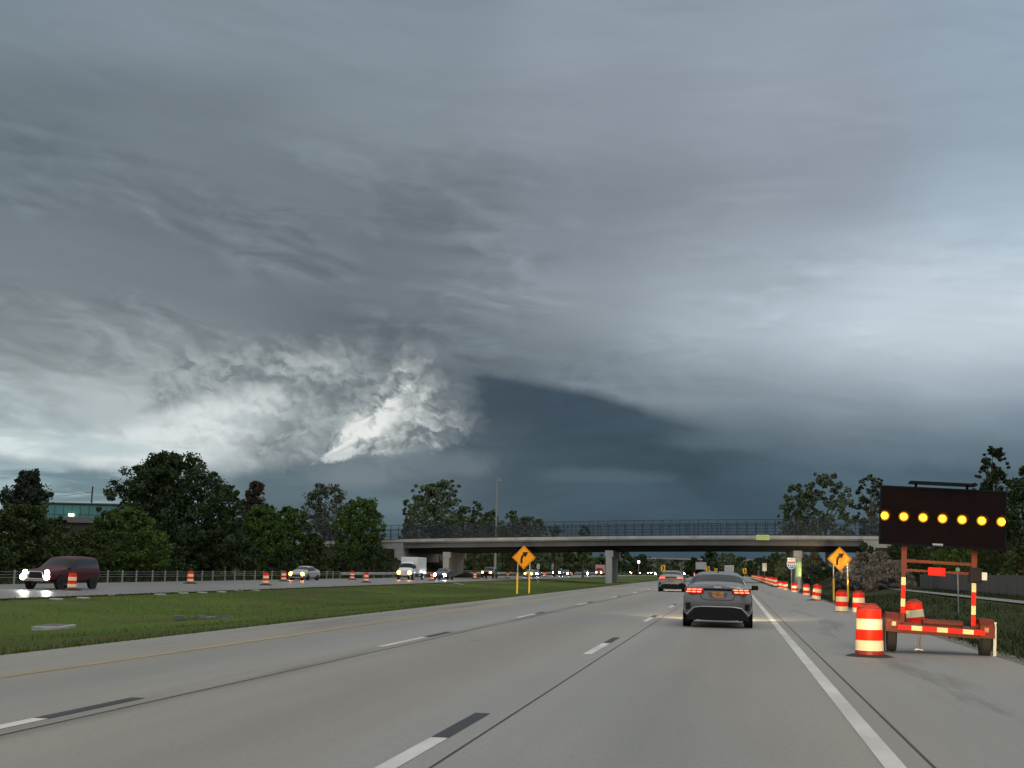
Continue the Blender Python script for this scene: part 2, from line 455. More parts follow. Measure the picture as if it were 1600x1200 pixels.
MT = {}
MT['steel'] = mat('galvanised_steel', (0.34, 0.35, 0.35), 0.5, 0.6, 0.15, 4)
MT['white_paint'] = mat('white_paint', (0.75, 0.74, 0.70), 0.5, 0, 0.08, 2)
MT['black_paint'] = mat('flat_black_paint', (0.018, 0.015, 0.015), 0.8, 0, 0.2, 2)
MT['rubber'] = mat('black_rubber', (0.018, 0.018, 0.018), 0.75, 0, 0.25, 6, 0.2, 60)
MT['alloy'] = mat('alloy', (0.30, 0.30, 0.31), 0.35, 0.9)
MT['chrome'] = mat('chrome', (0.62, 0.62, 0.62), 0.15, 1.0)
MT['glass'] = mat('tinted_car_glass', (0.010, 0.014, 0.016), 0.05, 0, spec=0.28)
MT['trim'] = mat('black_plastic_trim', (0.012, 0.012, 0.013), 0.65, 0, 0.2, 8, spec=0.2)
MT['amber_sheet'] = mat('orange_retroreflective_sheeting', (0.98, 0.37, 0.006), 0.5, 0, 0.04, 6, spec=0.2)
MT['yellow_sheet'] = mat('yellow_retroreflective_sheeting', (0.98, 0.56, 0.03), 0.5, 0, 0.04, 6, spec=0.2)
MT['drum_orange'] = mat('fluorescent_orange_plastic', (0.98, 0.024, 0.003), 0.5, 0, 0.10, 5, spec=0.2, dirt=((0.5, 0.06, 0.03), 0.5))
MT['drum_white'] = mat('white_retroreflective_band', (0.96, 0.80, 0.50), 0.42, 0, 0.06, 5, dirt=((0.74, 0.58, 0.34), 0.6))
MT['drum_top_and_shaded_foot'] = mat('dull_and_shaded_red_plastic', (0.28, 0.02, 0.012), 0.5, 0, 0.2, 7)
MT['concrete'] = mat('bridge_concrete', (0.375, 0.372, 0.362), 0.85, 0, 0.14, 0.35, 0.15, 12, dirt=((0.20, 0.19, 0.17), 0.6))
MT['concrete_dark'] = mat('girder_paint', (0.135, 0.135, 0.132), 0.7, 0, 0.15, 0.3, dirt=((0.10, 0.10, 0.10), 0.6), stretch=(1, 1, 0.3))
MT['parapet'] = mat('pale_parapet_concrete', (0.47, 0.465, 0.45), 0.85, 0, 0.14, 0.5, dirt=((0.28, 0.275, 0.26), 0.7), stretch=(1, 1, 0.25))
MT['under'] = mat('shaded_bridge_soffit', (0.022, 0.022, 0.022), 0.9, 0, 0.2, 0.5)  # shade under the deck put into the near-black colour
MT['fence_black'] = mat('black_vinyl_fence', (0.022, 0.03, 0.042), 0.55)
MT['bark'] = mat('bark', (0.075, 0.06, 0.045), 0.9, 0, 0.3, 3, 0.5, 14, stretch=(1, 1, 0.25))
MT['bark_pale'] = mat('pale_bark', (0.20, 0.185, 0.16), 0.9, 0, 0.3, 3, 0.4, 14, stretch=(1, 1, 0.25))

def leaf_mat(name, a, b, c=None):
    m, t, bs = principled(name)
    S.tree = t
    tc = t.nodes.new('ShaderNodeTexCoord')
    gi = t.nodes.new('ShaderNodeNewGeometry')
    n = noise(tc.outputs['Object'], 0.55, 3.0, 0.6)
    col = cmix(S(gi.outputs['Random Per Island']), a, b)
    col = cmix(sstep(0.45, 0.68, n)*0.6, col, c or b)
    t.links.new(col, bs.inputs['Base Color'])
    bs.inputs['Roughness'].default_value = 0.65; bs.inputs['Specular IOR Level'].default_value = 0.25
    return m
LEAF = {
    'maple': leaf_mat('dark_maple_leaves', (0.022, 0.040, 0.014), (0.040, 0.066, 0.022)),
    'green': leaf_mat('fresh_green_leaves', (0.040, 0.078, 0.014), (0.072, 0.125, 0.022)),
    'olive': leaf_mat('olive_leaves', (0.033, 0.055, 0.014), (0.056, 0.084, 0.020)),
    'brown': leaf_mat('russet_leaves', (0.036, 0.030, 0.020), (0.054, 0.043, 0.028)),
    'pine': leaf_mat('pine_needles', (0.014, 0.024, 0.018), (0.028, 0.040, 0.026)),
    'cotton': leaf_mat('cottonwood_leaves', (0.076, 0.108, 0.056), (0.125, 0.166, 0.086)),
    'grey': leaf_mat('grey_green_leaves', (0.050, 0.066, 0.040), (0.085, 0.100, 0.062)),
    'brush': leaf_mat('dead_grey_brush', (0.13, 0.12, 0.105), (0.27, 0.25, 0.22), (0.17, 0.155, 0.135)),
}

# ------------------------------------------------------------------ the lie of the land
# x: metres right of the camera's lane position, y: metres ahead along the freeway
BEND_Y, BEND_R, BEND_END = 330.0, 900.0, 720.0
def bend(x, y):                      # the freeway runs straight, then curves right
    if y > BEND_Y:
        d = min(y, BEND_END)-BEND_Y
        x += d*d/(2*BEND_R)
        if y > BEND_END: x += (y-BEND_END)*(BEND_END-BEND_Y)/BEND_R
    return x
XE, LW = 1.224, 3.66                 # right edge line, lane width
ROAD_L, ROAD_R = -10.45, 4.85        # pavement with both shoulders
OPP_N, OPP_F, OPP_Z = -30.8, -45.6, -0.42
STN = [-80, -40, -20, -10, 0, 8, 14, 20, 26, 32, 38, 45, 52, 60, 70, 80, 92, 105, 120, 135, 150, 165, 180, 200, 220, 245, 270, 300, 330, 365, 400, 440, 480, 530, 580, 640, 720, 850, 1100, 1600, 2600, 4200]
def prof(x):                         # natural ground height across the corridor
    P = [(-4000, 3), (-600, 2.0), (-120, 0.9), (-62, 0.3), (-50, -0.35), (OPP_F-0.3, OPP_Z-0.06), (OPP_N+0.3, OPP_Z-0.06), (-27, -0.5), (-20, -0.72), (-15, -0.42), (-12, -0.13), (ROAD_L+0.1, -0.05), (ROAD_R-0.1, -0.05), (5.6, -0.18), (7.5, -0.42), (10.5, -0.75), (14, -0.35), (16, -0.02), (19, 0.04), (24, 0.25), (60, 0.6), (200, 1.0), (4000, 3)]
    for (a, za), (b, zb) in zip(P, P[1:]):
        if a <= x <= b:
            t = (x-a)/(b-a); return za+(zb-za)*t
    return 0.0

def strip(name, xl, xr, z, m, nx=2, y0=-80, y1=2600, kind='structure', stn=None, fz=None):
    b = MB(); ys = [y for y in (stn or STN) if y0 <= y <= y1]
    xs = [xl+(xr-xl)*i/(nx-1) for i in range(nx)]
    vs = [(bend(x, y), y, fz(x) if fz else z) for y in ys for x in xs]
    fs = [(j*nx+i, j*nx+i+1, (j+1)*nx+i+1, (j+1)*nx+i) for j in range(len(ys)-1) for i in range(nx-1)]
    b.add(vs, fs); o = b.build(name, m, fix=False)
    return tag(o, kind=kind)

def road_mat(name, base, wet=0.0, seams=True):
    m, t, b = principled(name); S.tree = t
    tc = t.nodes.new('ShaderNodeTexCoord'); sp = t.nodes.new('ShaderNodeSeparateXYZ'); t.links.new(tc.outputs['Object'], sp.inputs[0])
    X, Y = S(sp.outputs[0]), S(sp.outputs[1])
    big = noise(vec(X*0.16, Y*0.012, 1.0), 1.0, 5.0, 0.6)
    drag = noise(vec(X*2.2, Y*0.05, 4.0), 1.0, 6.0, 0.65)
    blot = noise(vec(X*0.9, Y*0.35, 7.0), 1.0, 5.0, 0.6)
    fine = noise(vec(X*24.0, Y*10.0, 2.0), 1.0, 3.0, 0.6)
    val = 1.0 + (big-0.5)*0.38 + (drag-0.5)*0.28 + (blot-0.5)*0.18 + (fine-0.5)*0.34
    warm = tuple(c*k for c, k in zip(base, (1.035, 1.0, 0.945))); cool = tuple(c*k for c, k in zip(base, (0.965, 1.0, 1.02)))
    col = vmath('SCALE', cmix(sstep(0.35, 0.65, noise(vec(X*0.5, Y*0.03, 9.0), 1.0, 4.0, 0.5)), cool, warm), val)
    if seams:
        # oil line down the middle of each lane and paler polished wheel paths
        ph = (X-XE+LW*0.5)*(2*math.pi/LW)
        wob = (noise(vec(X*0.1, Y*0.03, 3.0), 1.0, 2.0, 0.5)-0.5)*1.2
        lane = S.op('COSINE', ph+wob)
        inl = sstep(XE-3*LW+0.9, XE-3*LW+1.3, X)*sstep(XE+0.1, XE-0.2, X)
        col = vmath('SCALE', col, 1.0-lane*0.07*inl)
        # worn dark band along the left lane line, and scrapes on both shoulders
        nb = noise(vec(X*3.0, Y*0.08, 5.5), 1.0, 5.0, 0.62)
        xb = X-(XE-2*LW)-0.22
        band = S.op('EXPONENT', -(xb*xb)*16.0)*sstep(0.36, 0.62, nb)
        xs1 = X-2.75; xs2 = X-(-9.55)
        sh1 = S.op('EXPONENT', -(xs1*xs1)*3.2)*sstep(0.50, 0.66, noise(vec(X*1.6, Y*0.14, 8.5), 1.0, 5.0, 0.6))
        sh2 = S.op('EXPONENT', -(xs2*xs2)*3.5)*sstep(0.40, 0.62, noise(vec(X*1.6, Y*0.09, 6.5), 1.0, 5.0, 0.6))
        col = vmath('SCALE', col, (1.0-band*0.36)*(1.0-sh1*0.32)*(1.0-sh2*0.34))
        # small oil spots
        spot = noise(vec(X*1.3, Y*0.55, 13.0), 1.0, 3.0, 0.5)
        col = vmath('SCALE', col, 1.0-sstep(0.70, 0.78, spot)*0.25)
    t.links.new(col, b.inputs['Base Color'])
    rg = (0.62-wet*0.46) + (blot-0.5)*0.20 + (drag-0.5)*0.12
    t.links.new(rg.s, b.inputs['Roughness'])
    b.inputs['Specular IOR Level'].default_value = 0.22+wet*0.5
    bp = t.nodes.new('ShaderNodeBump'); bp.inputs['Strength'].default_value = 0.25-wet*0.25; bp.inputs['Distance'].default_value = 0.01
    t.links.new(noise(vec(X*40.0, Y*14.0, 2.0), 1.0, 4.0, 0.7).s, bp.inputs['Height']); t.links.new(bp.outputs[0], b.inputs['Normal'])
    return m

def grass_mat(name, k=1.0):
    m, t, b = principled(name); S.tree = t
    tc = t.nodes.new('ShaderNodeTexCoord'); v = tc.outputs['Object']
    n1 = noise(v, 0.06, 4.0, 0.6); n2 = noise(v, 0.8, 6.0, 0.65); n3 = noise(v, 9.0, 4.0, 0.7)
    col = cmix(sstep(0.35, 0.65, n1), (0.036, 0.060, 0.008), (0.070, 0.112, 0.013))
    sp = t.nodes.new('ShaderNodeSeparateXYZ'); t.links.new(v, sp.inputs[0]); X = S(sp.outputs[0])
    n4 = noise(vmath('MULTIPLY', v, (1.0, 0.35, 1.0)), 0.22, 5.0, 0.6)
    col = cmix(sstep(0.46, 0.66, n2)*0.55, col, (0.075, 0.072, 0.020))
    col = cmix(sstep(0.50, 0.66, n4)*0.75, col, (0.070, 0.064, 0.026))
    fr = S.op('EXPONENT', -S.op('ABSOLUTE', X-ROAD_L)*(1.0/1.1))           # worn dry fringe along the pavement
    col = cmix(fr*sstep(0.25, 0.6, n2)*0.85, col, (0.062, 0.052, 0.030))
    col = vmath('SCALE', col, (0.55+n3*0.9)*k)
    t.links.new(col, b.inputs['Base Color']); b.inputs['Roughness'].default_value = 0.9; b.inputs['Specular IOR Level'].default_value = 0.15
    bp = t.nodes.new('ShaderNodeBump'); bp.inputs['Strength'].default_value = 0.8; bp.inputs['Distance'].default_value = 0.08
    t.links.new(noise(v, 6.0, 6.0, 0.7).s, bp.inputs['Height']); t.links.new(bp.outputs[0], b.inputs['Normal'])
    return m
MT['grass'] = grass_mat('median_grass', 1.2)
MT['verge'] = grass_mat('dark_verge_grass', 0.50)
MT['scrub_ground'] = mat('brown_scrub_ground', (0.030, 0.032, 0.016), 0.95, 0, 0.4, 0.7, 0.8, 6, spec=0.1, dirt=((0.060, 0.050, 0.036), 0.8))
MT['road'] = road_mat('brushed_concrete_pavement', (0.286, 0.277, 0.253))
MT['road_far'] = road_mat('damp_concrete_pavement', (0.215, 0.208, 0.205), 0.5, False)
MT['road_line'] = mat('white_road_paint', (0.62, 0.60, 0.56), 0.6, 0, 0.16, 1.4, dirt=((0.36, 0.35, 0.32), 0.75), stretch=(1, 0.35, 1))
MT['road_yellow'] = mat('worn_yellow_road_paint', (0.37, 0.275, 0.13), 0.6, 0, 0.2, 1.1, dirt=((0.29, 0.25, 0.18), 1.0), stretch=(1, 0.12, 1))
MT['road_black'] = mat('black_contrast_tape', (0.030, 0.030, 0.032), 0.6, 0, 0.2, 2)
MT['tar'] = mat('tar_seal', (0.045, 0.043, 0.040), 0.7, 0, 0.3, 0.7)
MT['gravel'] = mat('shoulder_gravel', (0.16, 0.145, 0.12), 0.95, 0, 0.35, 2.5, 0.6, 20)

def build_ground():
    xs = [-4000, -1200, -500, -250, -120, -85, -62, -54, -50, OPP_F-0.3, OPP_N+0.3, -27, -23.5, -20, -17.5, -15, -13.3, -12, -11, ROAD_L+0.1, ROAD_R-0.1, 5.6, 6.5, 7.5, 9, 10.5, 12, 14, 16, 19, 24, 36, 60, 120, 250, 600, 1500, 4000]
    b = MB(); nx = len(xs); rnd = random.Random(3)
    vs = []
    for y in STN:
        for x in xs:
            z = prof(x)
            if not (OPP_F-1 < x < OPP_N+1 or ROAD_L-0.2 < x < ROAD_R+0.2): z += rnd.uniform(-0.05, 0.05)
            k = 0 if abs(x) > 900 else 1
            vs.append((bend(x, y) if k else x, y, z))
    fs = [(j*nx+i, j*nx+i+1, (j+1)*nx+i+1, (j+1)*nx+i) for j in range(len(STN)-1) for i in range(nx-1)]
    b.add(vs, fs)
    b.m = [0 if OPP_N-0.5 < xs[i] < ROAD_L else 1 for j in range(len(STN)-1) for i in range(nx-1)]
    o = b.build('ground', [MT['grass'], MT['verge']], fix=False, smooth=False)
    tag(o, kind='structure')
build_ground()
strip('road', ROAD_L, ROAD_R, 0.0, MT['road'], 9)
strip('opposite_road', OPP_F, OPP_N, OPP_Z, MT['road_far'], 5)
strip('road_shoulder_gravel', ROAD_R-0.02, ROAD_R+0.75, 0, MT['gravel'], 3, fz=lambda x: -0.004-0.11*(x-ROAD_R+0.02))
strip('frontage_path', 16.2, 18.2, 0.075, mat('path_concrete', (0.21, 0.20, 0.19), 0.8, 0, 0.15, 0.5), 2)

def markings():
    z = 0.004
    strip('edge_line', XE-0.085, XE+0.085, z, MT['road_line'], 2, 2, 700, stn=list(range(2, 60, 2))+STN[14:])
    strip('yellow_edge_line', -8.66, -8.50, z, MT['road_yellow'], 2, 2, 700)
    for nm, x, w in (('pavement_joint', XE+0.30, 0.013), ('pavement_joint', XE-LW+0.30, 0.011), ('pavement_joint', XE-2*LW+0.28, 0.010)):
        strip(nm, x-w, x+w, z, MT['tar'], 2, 2, 330)
    for nm, xc, y0 in (('lane_line', XE-LW, 11.27), ('lane_line', XE-2*LW, 11.34)):
        bw, bb = MB(), MB()
        for k in range(-1, 42):
            ye = y0+15.24*k; y1, y2 = ye-3.55, ye+0.0
            def q(m, a, c):
                m.quad((bend(xc-0.075, a), a, z), (bend(xc+0.075, a), a, z), (bend(xc+0.075, c), c, z), (bend(xc-0.075, c), c, z))
            if y2 > 1: q(bw, max(y1, 0.5), y2)
            q(bb, max(y2, 0.6), y2+2.0+(0.35 if k % 2 else 0.0))
        tag(bw.build(nm, MT['road_line'], fix=False), kind='structure')
        tag(bb.build('lane_line_contrast', MT['road_black'], fix=False), kind='structure')
    # opposite carriageway
    zo = OPP_Z+0.004
    strip('opposite_edge_line', OPP_N-2.2, OPP_N-2.05, zo, MT['road_yellow'], 2, 10, 700)
    b = MB()
    for k in range(50):
        y = 14+15.24*k; x = OPP_N-5.9
        b.quad((bend(x-.07, y), y, zo), (bend(x+.07, y), y, zo), (bend(x+.07, y+3), y+3, zo), (bend(x-.07, y+3), y+3, zo))
    tag(b.build('opposite_lane_line', MT['road_line'], fix=False), kind='structure')
markings()
import numpy as np

# ------------------------------------------------------------------ overpass
def build_overpass():
    YL, YR = 203.0, 187.0
    def Yp(px): return YL+(YR-YL)*(px-630)/(1350-630)
    PL, PR = at_y(630, 842, YL), at_y(1350, 838, YR)
    o2 = Vector((PL.x, PL.y, 0)); ax = Vector((PR.x-PL.x, PR.y-PL.y, 0)); L = ax.length; ax.normalize()
    rz = math.atan2(ax.y, ax.x)
    root = thing('overpass', 'grey concrete road bridge crossing over the freeway on three piers', 'bridge', o2, rz)
    anch = []
    for px, py in ((560, 844.5), (630, 842.6), (690, 841.4), (957, 837.9), (1100, 836.9), (1240, 836.9), (1350, 837.6), (1420, 838.5)):
        p = at_y(px, py, Yp(px)); anch.append(((Vector((p.x, p.y, 0))-o2).dot(ax), p.z))
    def zt(s):
        for (a, za), (b, zb) in zip(anch, anch[1:]):
            if s <= b: return za+(zb-za)*(s-a)/(b-a)
        return anch[-1][1]
    def s_of(px):
        p = at_y(px, 850, Yp(px)); return (Vector((p.x, p.y, 0))-o2).dot(ax)
    W = 13.5; S0, S1 = -26.0, L+24.0
    N = 60; ss = [S0+(S1-S0)*i/N for i in range(N+1)]
    def prism(sa, sb, y0, y1, d0, d1, m=0, n=40):
        """a beam that follows the deck grade: between depths d0 and d1 below the parapet top"""
        b = MB(); q = [sa+(sb-sa)*i/n for i in range(n+1)]
        vs = []
        for s in q:
            z = zt(s); vs += [(s, y0, z-d0), (s, y1, z-d0), (s, y1, z-d1), (s, y0, z-d1)]
        fs = [(i*4+k, i*4+(k+1) % 4, i*4+4+(k+1) % 4, i*4+4+k) for i in range(n) for k in range(4)]
        fs += [(3, 2, 1, 0), (n*4, n*4+1, n*4+2, n*4+3)]
        b.add(vs, fs, m); return b
    prism(S0, S1, 0.10, W-0.10, 0.434, 0.62).build('deck', MT['concrete'], root)
    prism(S0, S1, -0.06, 0.245, 0.0, 0.43).build('parapet', MT['parapet'], root)
    prism(S0, S1, W-0.245, W+0.06, 0.0, 0.43).build('parapet', MT['parapet'], root)
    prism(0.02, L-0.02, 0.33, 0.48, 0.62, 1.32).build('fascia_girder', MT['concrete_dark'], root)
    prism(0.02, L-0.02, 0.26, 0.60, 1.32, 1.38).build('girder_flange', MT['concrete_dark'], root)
    for k in range(5):
        y = 2.1+k*2.35
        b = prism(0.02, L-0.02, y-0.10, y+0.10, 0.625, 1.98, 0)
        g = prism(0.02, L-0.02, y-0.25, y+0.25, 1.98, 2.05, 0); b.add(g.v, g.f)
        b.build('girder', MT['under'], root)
    # piers: a long wall under a cap beam, its near end a column
    for px in (697, 952, 1246):
        s = s_of(px); z = zt(s)
        p = MB()
        top = z-2.05; gz = -0.9
        p.box((s, 0.55, (top-0.95+gz)/2), (0.92, 1.0, top-0.95-gz), 0, -rz, 0.06)
        sk = math.tan(rz)
        p.box((s+sk*6.05, 6.6, (top-0.95+gz)/2), (0.62, 10.9, top-0.95-gz), 0, -rz)
        pc = MB(); pc.box((s+sk*(W/2-0.5), W/2, top-0.475), (1.22, W-0.6, 0.94), 0, -rz, 0.10)
        pr = p.build('pier', MT['concrete'], root)
        pc.build('cap_beam', MT['concrete'], pr)
        for k in range(5):
            pb = MB(); pb.box((s+sk*(0.25+k*2.9), 0.75+k*2.9, top+0.005), (0.5, 0.4, 0.02)); pb.build('bearing', MT['under'], pr)
    for px in (697, 952, 1246):                # expansion joints over the piers
        s = s_of(px); z = zt(s)
        j = MB(); j.box((s, -0.064, z-0.215), (0.05, 0.012, 0.41)); j.build('expansion_joint', MT['under'], root)
        j = MB(); j.box((s, 0.325, z-0.97), (0.06, 0.02, 0.66)); j.build('expansion_joint', MT['under'], root)
    # abutments with wing walls that step down the bank
    for sa, d in ((0.0, -1), (L, 1)):
        z = zt(sa); b = MB()
        pts = [(sa, z-0.57), (sa+d*26, zt(sa+d*24)-0.57), (sa+d*26, z-1.0), (sa+d*5.0, z-1.6), (sa, z-3.6)]
        if d < 0: pts.reverse()
        b.plate(pts, 0.03, 0.5)
        b.box((sa+d*0.4, W/2, z-2.4), (0.8, W-1.1, 3.2))
        b.build('abutment', MT['concrete'], root)
    # chain-link safety fence on both parapets
    m, t, bs = principled('chain_link_mesh'); S.tree = t
    bs.inputs['Base Color'].default_value = (0.02, 0.028, 0.038, 1); bs.inputs['Roughness'].default_value = 0.6
    tr = t.nodes.new('ShaderNodeBsdfTransparent'); mx = t.nodes.new('ShaderNodeMixShader'); mx.inputs[0].default_value = 0.20
    t.links.new(tr.outputs[0], mx.inputs[1]); t.links.new(bs.outputs[0], mx.inputs[2])
    t.links.new(mx.outputs[0], t.nodes['Material Output'].inputs[0])
    HF = 2.25
    for yf, tilt in ((0.12, 0.18), (W-0.12, -0.18)):
        fb = MB()
        n = 70; q = [S0+(S1-S0)*i/n for i in range(n+1)]
        for a, c in zip(q, q[1:]):
            za, zc = zt(a), zt(c)
            fb.quad((a, yf, za), (c, yf, zc), (c, yf, zc+HF*0.8), (a, yf, za+HF*0.8))
            fb.quad((a, yf, za+HF*0.8), (c, yf, zc+HF*0.8), (c, yf+tilt, zc+HF), (a, yf+tilt, za+HF))
        fo = fb.build('safety_fence', m, root, fix=False)
        rb = MB()
        for h, dyy in ((HF, tilt), (HF*0.64, 0), (0.55, 0), (0.06, 0)):
            rb.tube([(s, yf+dyy, zt(s)+h) for s in q], 0.034, 5)
        rb.build('rail', MT['fence_black'], fo)
        k = 0; s = S0+0.4
        while s < S1 and k < 90:
            pb = MB(); z = zt(s)
            pb.tube([(s, yf, z-0.02), (s, yf, z+HF*0.8), (s, yf+tilt, z+HF)], 0.048, 6)
            if k % 11 == 5: pb.tube([(s+0.3, yf, z-0.02), (s+0.3, yf, z+HF*0.8), (s+0.3, yf+tilt, z+HF)], 0.038, 6)
            pb.build('post', MT['fence_black'], fo)
            s += 1.37; k += 1
    # street-name plate hung on the parapet
    s = s_of(1193); z = zt(s)
    bd = MB(); bd.plate([(-.95+.1, -.36), (.95-.1, -.36), (.95, -.26), (.95, .26), (.85, .36), (-.85, .36), (-.95, .26), (-.95, -.26)], -0.07, 0.02)
    sg = bd.build('street_name_plate', mat('pale_lime_sheeting', (0.80, 0.84, 0.44), 0.5), root, loc=(s, -0.06, z-0.27))
    fc = MB(); fc.plate([(-.84, -.25), (.84, -.25), (.84, .25), (-.84, .25)], -0.078, 0.006)
    fc.build('sign_face', mat('lime_green_sheeting', (0.46, 0.74, 0.16), 0.5), sg)
    text_mesh('lettering', 'Palmer Rd', 0.34, mat('pale_letters', (0.85, 0.9, 0.65), 0.5), sg, (0, -0.082, 0), 1.45)
    return o2, ax, rz, L, zt
BR = build_overpass()

def embankments():
    o2, ax, rz, L, zt = BR
    for d, s0 in ((-1, 0.0), (1, L)):
        z = zt(s0)-1.35; b = MB(); zb = -0.9
        # stations out along the approach; ridge with 2:1 slopes, and a slope down to the road under the end span
        out = [(-8.5, zb), (1.4, z-1.6), (1.5, z), (40, z+0.1), (160, z-0.2), (420, z-2.5)]
        vs = []; prof_y = ((-10.5, 0), (0.35, 1), (13.2, 1), (24.0, 0))
        for k, (e, zz) in enumerate(out):
            for yy, h in prof_y:
                vs.append((s0+d*(e if h or k > 1 else min(e, -5)), yy if k else (yy if h else yy*0.35+(4 if yy > 0 else 0)), zz if h else zb))
        n = 4
        fs = [(j*n+i, j*n+i+1, (j+1)*n+i+1, (j+1)*n+i) for j in range(len(out)-1) for i in range(n-1)]
        b.add(vs, fs)
        o = b.build('embankment', MT['scrub_ground'], None)
        o.location = o2; o.rotation_euler = (0, 0, rz); tag(o, kind='structure')
embankments()

# ------------------------------------------------------------------ trees
def leaf_cloud(name, mt, centers, radii, per, size, parent, rnd, flat=0.8):
    """thousands of separate leaf-sized faces gathered in clumps"""
    cs = np.repeat(np.array(centers), per, axis=0); rr = np.repeat(np.array(radii), per)
    n = len(cs)
    d = rnd.normal(size=(n, 3)); d /= np.linalg.norm(d, axis=1)[:, None]+1e-9
    rad = rnd.uniform(0.25, 1.0, n)**0.6
    p = cs + d*(rr*rad)[:, None]*np.array((1, 1, flat))
    a = rnd.normal(size=(n, 3)); a /= np.linalg.norm(a, axis=1)[:, None]
    b = np.cross(a, rnd.normal(size=(n, 3))); b /= np.linalg.norm(b, axis=1)[:, None]
    s = size*rnd.uniform(0.6, 1.5, n)
    a *= s[:, None]; b *= (s*0.62)[:, None]
    q = np.stack((p-a, p-b*0.9, p+a, p+b*0.9), axis=1).reshape(-1, 3)
    me = bpy.data.meshes.new(name)
    me.vertices.add(4*n); me.vertices.foreach_set('co', q.astype(np.float32).ravel())
    me.loops.add(4*n); me.loops.foreach_set('vertex_index', np.arange(4*n, dtype=np.int32))
    me.polygons.add(n); me.polygons.foreach_set('loop_start', np.arange(0, 4*n, 4, dtype=np.int32))
    me.polygons.foreach_set('loop_total', np.full(n, 4, dtype=np.int32))
    me.materials.append(mt); me.update(calc_edges=True); me.validate()
    o = bpy.data.objects.new(name, me); COL.objects.link(o); o.parent = parent
    return o

def envelope(style, t):
    if style == 'round': return math.sin(math.pi*min(1, 0.10+0.86*t))**0.55
    if style == 'dome':  return (1-t**2.6)**0.5*(0.80+0.20*min(1, t*4))
    if style == 'tall':  return math.sin(math.pi*(0.14+0.80*t))**0.7
    if style == 'cone':  return (1-t)**0.75*0.95+0.06
    if style == 'pine':  return (1-t)**0.6*(0.75+0.35*math.sin(t*19+1))+0.08
    if style == 'bush':  return (1-t**2.2)**0.5
    return 1.0

def tree(label, name, px, top, wpx, leaf, style='round', X=None, Y=None, clumps=46, per=110, lsz=0.20, base_frac=0.16, seed=0, cat='tree', group=None, gz=None, gap=0.0, bark='bark'):
    rnd = np.random.default_rng(seed+(int(px)+400)*7)
    p = at_x(px, top, X) if X is not None else at_y(px, top, Y)
    dist = p.y
    g = prof(p.x) if gz is None else gz
    x, y = p.x, p.y
    H = p.z-g; Rw = wpx*mpp(p)/2
    root = thing(name, label, cat, (x, y, g), 0, group)
    zb = H*base_frac
    cr = min(Rw, H*0.5)
    cen, rad = [], []
    lob = rnd.uniform(0.70, 1.14, 9); ph = rnd.uniform(0, 6.28)
    small = style in ('pine', 'tall', 'cone') or gap > 0
    boughs = []
    for i in range(clumps):
        t = min(0.985, (i+rnd.uniform(0, 1))/clumps)
        e = envelope(style, t)*Rw
        an = rnd.uniform(0, 2*math.pi)
        lb = lob[int((an/6.283)*9) % 9]
        q = rnd.uniform(0.25, 1.0)**0.5
        cl = (0.20 if small else 0.23)*cr*rnd.uniform(0.65, 1.35)*(0.60+0.55*envelope(style, t))
        rr = max(0, e*lb*q-cl*0.45)
        zc = min(zb+(H-zb)*t, H-cl*0.8)
        if gap and rnd.random() < gap: continue
        boughs.append(((rr*math.cos(an), rr*math.sin(an), zc), cl))
    if not gap:                                # a dense heart so that no sky shows through the middle
        for i in range(int(clumps*0.45)):
            t = rnd.uniform(0.05, 0.80); e = envelope(style, t)*Rw*0.62; an = rnd.uniform(0, 6.283); q = rnd.uniform(0, 1)**0.5
            cen.append((e*q*math.cos(an), e*q*math.sin(an), zb+(H-zb)*t)); rad.append(cr*0.30*rnd.uniform(0.7, 1.2))
    for (c, cl) in boughs:                     # each bough carries several uneven tufts
        k = 5 if small else 4
        for j in range(k):
            d = rnd.normal(size=3)*cl*(0.55 if small else 0.48); d[2] *= 0.75
            zc = min(c[2]+d[2], H)
            cen.append((c[0]+d[0], c[1]+d[1], zc)); rad.append(cl*rnd.uniform(0.28, 0.72))
    for i in range(int(clumps*1.3)):           # ragged sprigs that break the outline
        t = rnd.uniform(0.15, 1.0)
        e = envelope(style, min(t, 0.97))*Rw; an = rnd.uniform(0, 6.283)
        lb = lob[int((an/6.283)*9) % 9]*rnd.uniform(0.92, 1.08)
        cen.append((e*lb*math.cos(an), e*lb*math.sin(an), min(zb+(H-zb)*t, H)-rnd.uniform(0, 0.03)*H)); rad.append(cr*0.085*rnd.uniform(0.5, 1.5))
    per = max(14, int(per*clumps/len(cen)*1.25))
    leaf_cloud('crown', LEAF[leaf], cen, rad, int(per*2.3), lsz*0.68, root, rnd)
    # trunk with limbs running out to the clumps
    tb = MB(); r0 = max(0.10, H*0.020)
    lean = rnd.uniform(-0.04, 0.04, 2)*H
    hh = H*(0.80 if style in ('pine', 'cone', 'tall') else 0.62)
    def tk(f): return Vector((lean[0]*f*f, lean[1]*f*f, hh*f))
    tb.tube([tk(f)-Vector((0, 0, 0.3 if f == 0 else 0)) for f in (0, 0.12, 0.35, 0.6, 0.85, 1)], [r0*1.35, r0, r0*0.85, r0*0.62, r0*0.4, r0*0.15], 7)
    for i in rnd.permutation(len(cen))[:14]:
        c = Vector(cen[i]); f = min(0.95, max(0.18, (c.z/hh)*0.62)); a = tk(f); mid = a.lerp(c, 0.5)+Vector((0, 0, 0.04*H))
        tb.tube([a, mid, c], [r0*0.42, r0*0.26, r0*0.08], 5, caps=False)
    tb.build('trunk', MT[bark], root, smooth=True)
    return root

